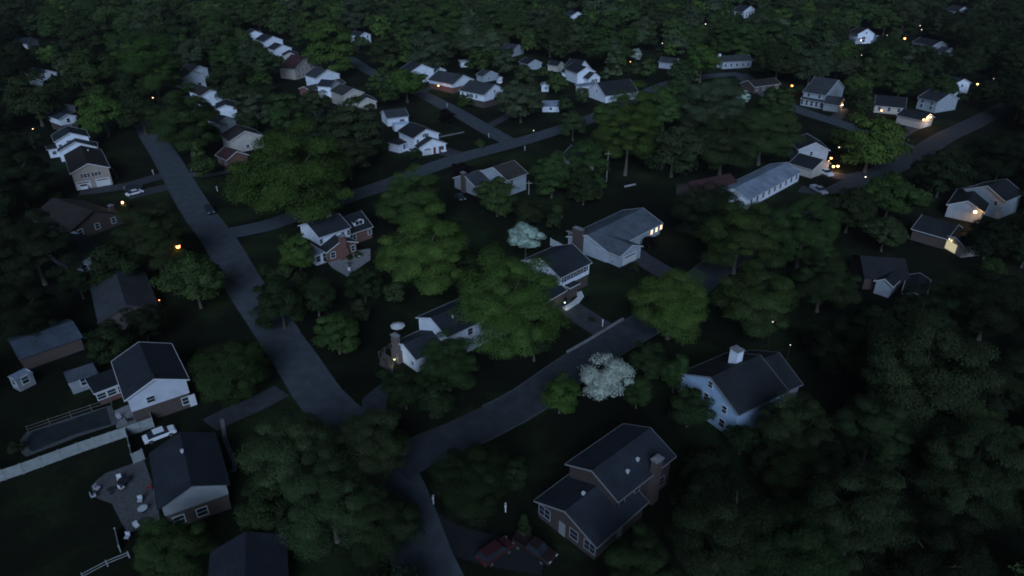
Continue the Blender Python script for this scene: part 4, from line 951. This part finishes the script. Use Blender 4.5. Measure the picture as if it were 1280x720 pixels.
# shrubs: small rounded bushes
def shrub(px, py, wpx, c, label):
    hc = .7
    p = at(px, py, hc); Rr = wpx/2*proj(p)[2]/F
    root = empty('shrub', (p.x, p.y, 0)); ms = crowns('round', 'lo'); cr = bpy.data.objects.new('foliage', ms[R_.randrange(4)]); COL.objects.link(cr); cr.parent = root
    cr.location = (0, 0, Rr*.7); cr.scale = (Rr,)*3; cr.rotation_euler.z = R_.random()*6; b = COLS[c]; cr.color = (*b, 1)
    t = MB().tube((0, 0, 0), (0, 0, Rr*.6), .06, .04, 6).build('stem', BARK, root); tag(root, label, 'shrub', 'garden shrubs')
SH = [(725,249,18,'M','round shrub, left of the pair on the open lawn'),(742,246,22,'M','round shrub, right of the pair on the open lawn'),(696,264,16,'M','small shrub at the lawn edge above the blossoming tree'),(793,334,14,'N','olive shrub at the garage corner of the ranch'),(812,307,22,'R','dark shrub against the front wall of the grey ranch'),(768,325,12,'D','dark shrub under the ranch gable wall'),
 (447,318,12,'M','shrub beside the tall brick chimney'),(437,321,9,'D','dark shrub at the foot of the tall brick chimney'),(582,132,22,'M','round shrub on the lawn below the porch light house'),(342,345,20,'D','shrub at the edge of the left street'),(355,300,16,'D','shrub left of the brick wing house'),(100,272,14,'D','dark shrub at the orange porch'),(70,250,18,'D','shrub left of the tan double garage'),
 (605,243,18,'D','shrub before the house by the maroon tree'),(644,236,16,'D','shrub right of the house by the maroon tree'),(480,470,18,'D','shrub below the deck railing'),(290,592,12,'N','shrub at the end of the curved walkway'),(233,500,12,'D','shrub at the brick corner beside the spreading tree'),(740,398,9,'D','shrub on the lawn right of the curved walkway'),(686,376,10,'N','shrub under the left wing window'),(520,196,18,'D','shrub by the white corner house drive'),(600,182,14,'M','bright shrub on the verge below the cross street'),(157,258,11,'N','little olive shrub under the orange porch lamp'),(630,262,26,'D','wide shrub below the house by the maroon tree'),(1040,132,8,'D','shrub by the columned porch'),(330,340,18,'D','shrub across from the street lamp'),(20,560,20,'N','pale shrub at the round end of the covered pool'),(375,350,22,'D','shrub below the small bright green tree')]
for a in SH: shrub(*a)
for k, (x, y) in enumerate([(520,405),(535,398),(550,392)]): pass

# --- scatter filling woods, in world space
def covers(pxc, w, hgt):
    w *= .84; hgt *= .84   # does crown ellipse overlap a protected rect
    x, y = pxc
    for (a, b, c, d) in PROT:
        nx = min(max(x, a), c); ny = min(max(y, b), d)
        if ((nx-x)/(w/2))**2+((ny-y)/(hgt/2))**2 < 1: return True
    return False
ROADPTS = []
for L, w in ROADS[:NROAD]:
    for p in L: ROADPTS.append((p.x, p.y, w/2))
RP = np.array(ROADPTS)
VIS = [(195,190,235,235),(222,235,275,290),(250,280,330,330),(285,330,340,400),(335,400,400,480),(375,460,425,510),(430,238,500,248),(520,192,640,212),(600,160,690,190),(500,110,560,140),(555,135,620,165),(620,500,670,520),(680,440,760,455),(700,400,790,440),(520,555,600,565),(495,620,540,700),(1140,180,1200,200),(1200,140,1280,165),(825,100,832,108),(908,90,942,97),(760,102,835,112),(1000,140,1055,157),(440,72,470,90),(1060,225,1085,232),
       (530,140,560,160),(600,120,640,160),(760,205,860,250),(830,235,870,262),(130,185,190,235),(245,218,280,250),(560,260,650,290),(735,330,790,375),(700,388,740,412),(0,440,150,720),(100,500,300,640),(150,240,230,290),(230,400,330,520),(640,560,670,700),(560,640,700,720),(540,215,570,240),(760,255,850,262),(840,205,870,262),(580,130,620,150),(400,430,470,540),(20,240,90,330),(0,330,20,400)]
PROT += VIS
for t_ in TREES:
    if t_['label'] and t_['px'][1] < 620:
        a_ = t_['px']; w_ = t_['R']*F/a_[2]; k_ = 1.0 if t_['c'] in 'WR' else .5; PROT.append((a_[0]-w_*max(.45, k_*.9), a_[1]-w_*.6*ASP[t_['kind']], a_[0]+w_*max(.45, k_*.9), a_[1]+w_*(.9 if k_ == 1 else .1)))
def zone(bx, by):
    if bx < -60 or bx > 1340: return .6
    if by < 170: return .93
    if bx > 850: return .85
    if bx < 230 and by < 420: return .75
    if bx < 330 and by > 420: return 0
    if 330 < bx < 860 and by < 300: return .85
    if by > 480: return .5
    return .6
cand = []; g = 9.5
for yi in np.arange(25, 1000, g):
    half = yi*.83+60
    for xi in np.arange(-half, half, g):
        x = xi+R_.uniform(-.42, .42)*g; y = yi+R_.uniform(-.42, .42)*g
        cand.append((x, y))
placed = [(t['pos'].x, t['pos'].y, t['R']) for t in TREES]
PL = [p for p in placed]
acc = []
grid = {}
def gadd(x, y, r): grid.setdefault((int(x//16), int(y//16)), []).append((x, y, r))
for p in PL: gadd(*p)
for x, y in cand:
    bx, by, bz = proj((x, y, 0))
    if bz < 10 or by > 800: continue
    if R_.random() > zone(bx, by): continue
    r = R_.choice((5, 6, 6.5, 7, 8, 9, 10)) if by < 330 else R_.choice((3, 4, 4.5, 5.5))
    if y > 300: r = R_.choice((7, 8, 9, 10, 11))
    kind = R_.choices(('round', 'broad', 'tall', 'cone'), (.56, .14, .24, .06))[0]
    if kind in ('tall', 'cone'): r *= .72
    ok = True
    for dx in (-1, 0, 1):
        for dy in (-1, 0, 1):
            for (qx, qy, qr) in grid.get((int(x//16)+dx, int(y//16)+dy), []):
                if (qx-x)**2+(qy-y)**2 < ((qr+r)*.55)**2: ok = False; break
            if not ok: break
        if not ok: break
    if not ok: continue
    if np.min((RP[:, 0]-x)**2+(RP[:, 1]-y)**2-(RP[:, 2]+(2.0 if by > 130 else -2.5))**2) < 0: continue
    if any((f.x-x)**2+(f.y-y)**2 < (q+r*.45)**2 for f, q in FOOT): continue
    ok = False
    for sc in (1, .8, .62, .45):
        rr = r*sc; hc = rr*ASP[kind]*.85+.8+rr*.15
        px, py, pz = proj((x, y, hc)); w = 2*rr*F/pz
        if not covers((px, py), w*.98, w*ASP[kind]*.85*.98+1): ok = True; break
    if not ok or rr < 1.4: continue
    gadd(x, y, rr)
    cols = 'MMMHHDNPPSSG' if by < 180 else 'MDDDNKKS' if bx > 850 else 'KKDDN' if bx < 200 else 'MDDN'  # darker leaf classes at right put lens vignette into the foliage colour
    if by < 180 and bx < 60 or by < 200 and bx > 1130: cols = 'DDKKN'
    acc.append((w, x, y, rr, hc, kind, R_.choice(cols), px, py))
# in-view big ones are individuals
inview = [a for a in acc if -20 < a[7] < 1300 and -30 < a[8] < 760]
inview.sort(key=lambda a: -a[0])
NIND = max(0, 298-len(TREES))
ind = inview[:NIND]; ids = set(map(id, ind)); rest = [a for a in acc if id(a) not in ids]
print('TREES listed', len(TREES), 'scatter', len(acc), 'rest', len(rest))
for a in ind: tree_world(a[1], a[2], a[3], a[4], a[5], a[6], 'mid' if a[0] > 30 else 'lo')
# labels for the scattered ones
def rel(t, h):
    dx = t['px'][0]-h['px']; dy = t['px'][1]-h['py']
    if abs(dx) > abs(dy): return ('right of ' if dx > 0 else 'left of ')
    return 'in front of ' if dy > 0 else 'behind '
KW = {'round': 'rounded tree', 'broad': 'wide low tree', 'tall': 'tall narrow tree', 'cone': 'pointed conifer'}
grp = {}
for t in TREES:
    if t['label']: continue
    h = min(HOUSES, key=lambda h: (t['px'][0]-h['px'])**2+((t['px'][1]-h['py'])*1.3)**2)
    k = (rel(t, h), h['ph'], CN[t['c']], KW[t['kind']]); t['d'] = math.hypot(t['px'][0]-h['px'], t['px'][1]-h['py']); grp.setdefault(k, []).append(t)
ORD = ['', 'second ', 'third ', 'fourth ', 'fifth ', 'sixth ', 'seventh ', 'eighth ', 'ninth ', 'tenth ']
for k, ts in grp.items():
    ts.sort(key=lambda t: t['d'])
    for i, t in enumerate(ts):
        base = f'{k[2]} {k[3]} {k[0]}{k[1]}'
        t['label'] = base if len(ts) == 1 else (f'nearest {base}' if i == 0 else f'{ORD[min(i, 9)]}nearest {base}')
for t in TREES: tag(t['root'], t['label'], 'tree', t['grp'])
# rest = one mass
protoV = {}
for kd in ('round', 'broad', 'tall', 'cone'):
    protoV[kd] = [crown_mesh('far', 77+i, 36, 34, .13, kd, .33) for i in range(3)]
protoN = {kd: [crown_mesh('far', 77+i, 60, 60, .085, kd, .3) for i in range(2)] for kd in ('round', 'broad', 'tall', 'cone')}
Vs = []; Cs = []; tr = MB()
for (w, x, y, rr, hc, kd, c, px, py) in rest:
    far = w < 30
    V0 = (protoV if far else protoN)[kd][R_.randrange(2)]
    a = R_.random()*6.28; ca, sa = math.cos(a), math.sin(a)
    V = V0*rr; V = np.stack([V[:, 0]*ca-V[:, 1]*sa+x, V[:, 0]*sa+V[:, 1]*ca+y, V[:, 2]+hc], 1); Vs.append(V)
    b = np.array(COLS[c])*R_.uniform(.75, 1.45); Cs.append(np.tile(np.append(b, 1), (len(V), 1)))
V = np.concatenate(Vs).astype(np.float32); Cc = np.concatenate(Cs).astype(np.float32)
fm = LEAF.copy(); fm.name = 'far_foliage'; nt = fm.node_tree
at_ = nt.nodes.new('ShaderNodeAttribute'); at_.attribute_name = 'leafcol'
for l in list(nt.links):
    if l.from_node.bl_idname == 'ShaderNodeObjectInfo': to = l.to_socket; nt.links.remove(l); nt.links.new(at_.outputs['Color'], to)
me = mesh_from('far_wood', V, fm); ca_ = me.color_attributes.new('leafcol', 'FLOAT_COLOR', 'POINT'); ca_.data.foreach_set('color', Cc.ravel())
fw = bpy.data.objects.new('far_woodland', me); COL.objects.link(fw); tag(fw, 'far dark woodland of mixed crowns filling the top of the view', 'woodland', kind='stuff')

# ------------------------------------------------------------------ world, light
SUN_EL, SUN_AZ = rad(30), rad(182)       # azimuth clockwise from +Y: the afterglow is behind the camera
w = bpy.data.worlds.new('World'); scene.world = w; w.use_nodes = True; nt = w.node_tree
sky = nt.nodes.new('ShaderNodeTexSky'); sky.sky_type = 'NISHITA'; sky.sun_disc = False; sky.sun_elevation = SUN_EL; sky.sun_rotation = SUN_AZ
sky.air_density = 1.0; sky.dust_density = .3; sky.ozone_density = 3.0
bg = nt.nodes['Background']; nt.links.new(sky.outputs['Color'], bg.inputs['Color']); bg.inputs['Strength'].default_value = .012
sl = bpy.data.lights.new('sun', 'SUN'); sl.energy = 2.5; sl.angle = rad(36); sl.color = (.52, .71, 1)
so = bpy.data.objects.new('sun', sl); COL.objects.link(so)
sd = Vector((math.sin(SUN_AZ)*math.cos(SUN_EL), math.cos(SUN_AZ)*math.cos(SUN_EL), math.sin(SUN_EL)))
so.rotation_euler = (-sd).to_track_quat('-Z', 'Y').to_euler()
HAZE = True
if HAZE:
    o = MB().box(-900, 900, -80, 1250, -1, 75).build('haze', None); tag(o, 'thin dusk haze filling the air over the suburb', 'haze', kind='stuff')
    o.data.materials.clear(); m = bpy.data.materials.new('haze'); m.use_nodes = True; n = m.node_tree; n.nodes.remove(n.nodes['Principled BSDF'])
    v = n.nodes.new('ShaderNodeVolumePrincipled'); v.inputs['Color'].default_value = (.9, .9, .9, 1); v.inputs['Density'].default_value = .00005
    n.links.new(v.outputs['Volume'], n.nodes['Material Output'].inputs['Volume']); o.data.materials.append(m); o.display_type = 'WIRE'
vs = scene.view_settings; vs.view_transform = 'Standard'; vs.look = 'None'; vs.gamma = 1; vs.use_curve_mapping = False; vs.exposure = 0.0
scene.render.engine = 'CYCLES'; scene.cycles.pixel_filter_type = 'BLACKMAN_HARRIS'; scene.cycles.filter_width = 1.8
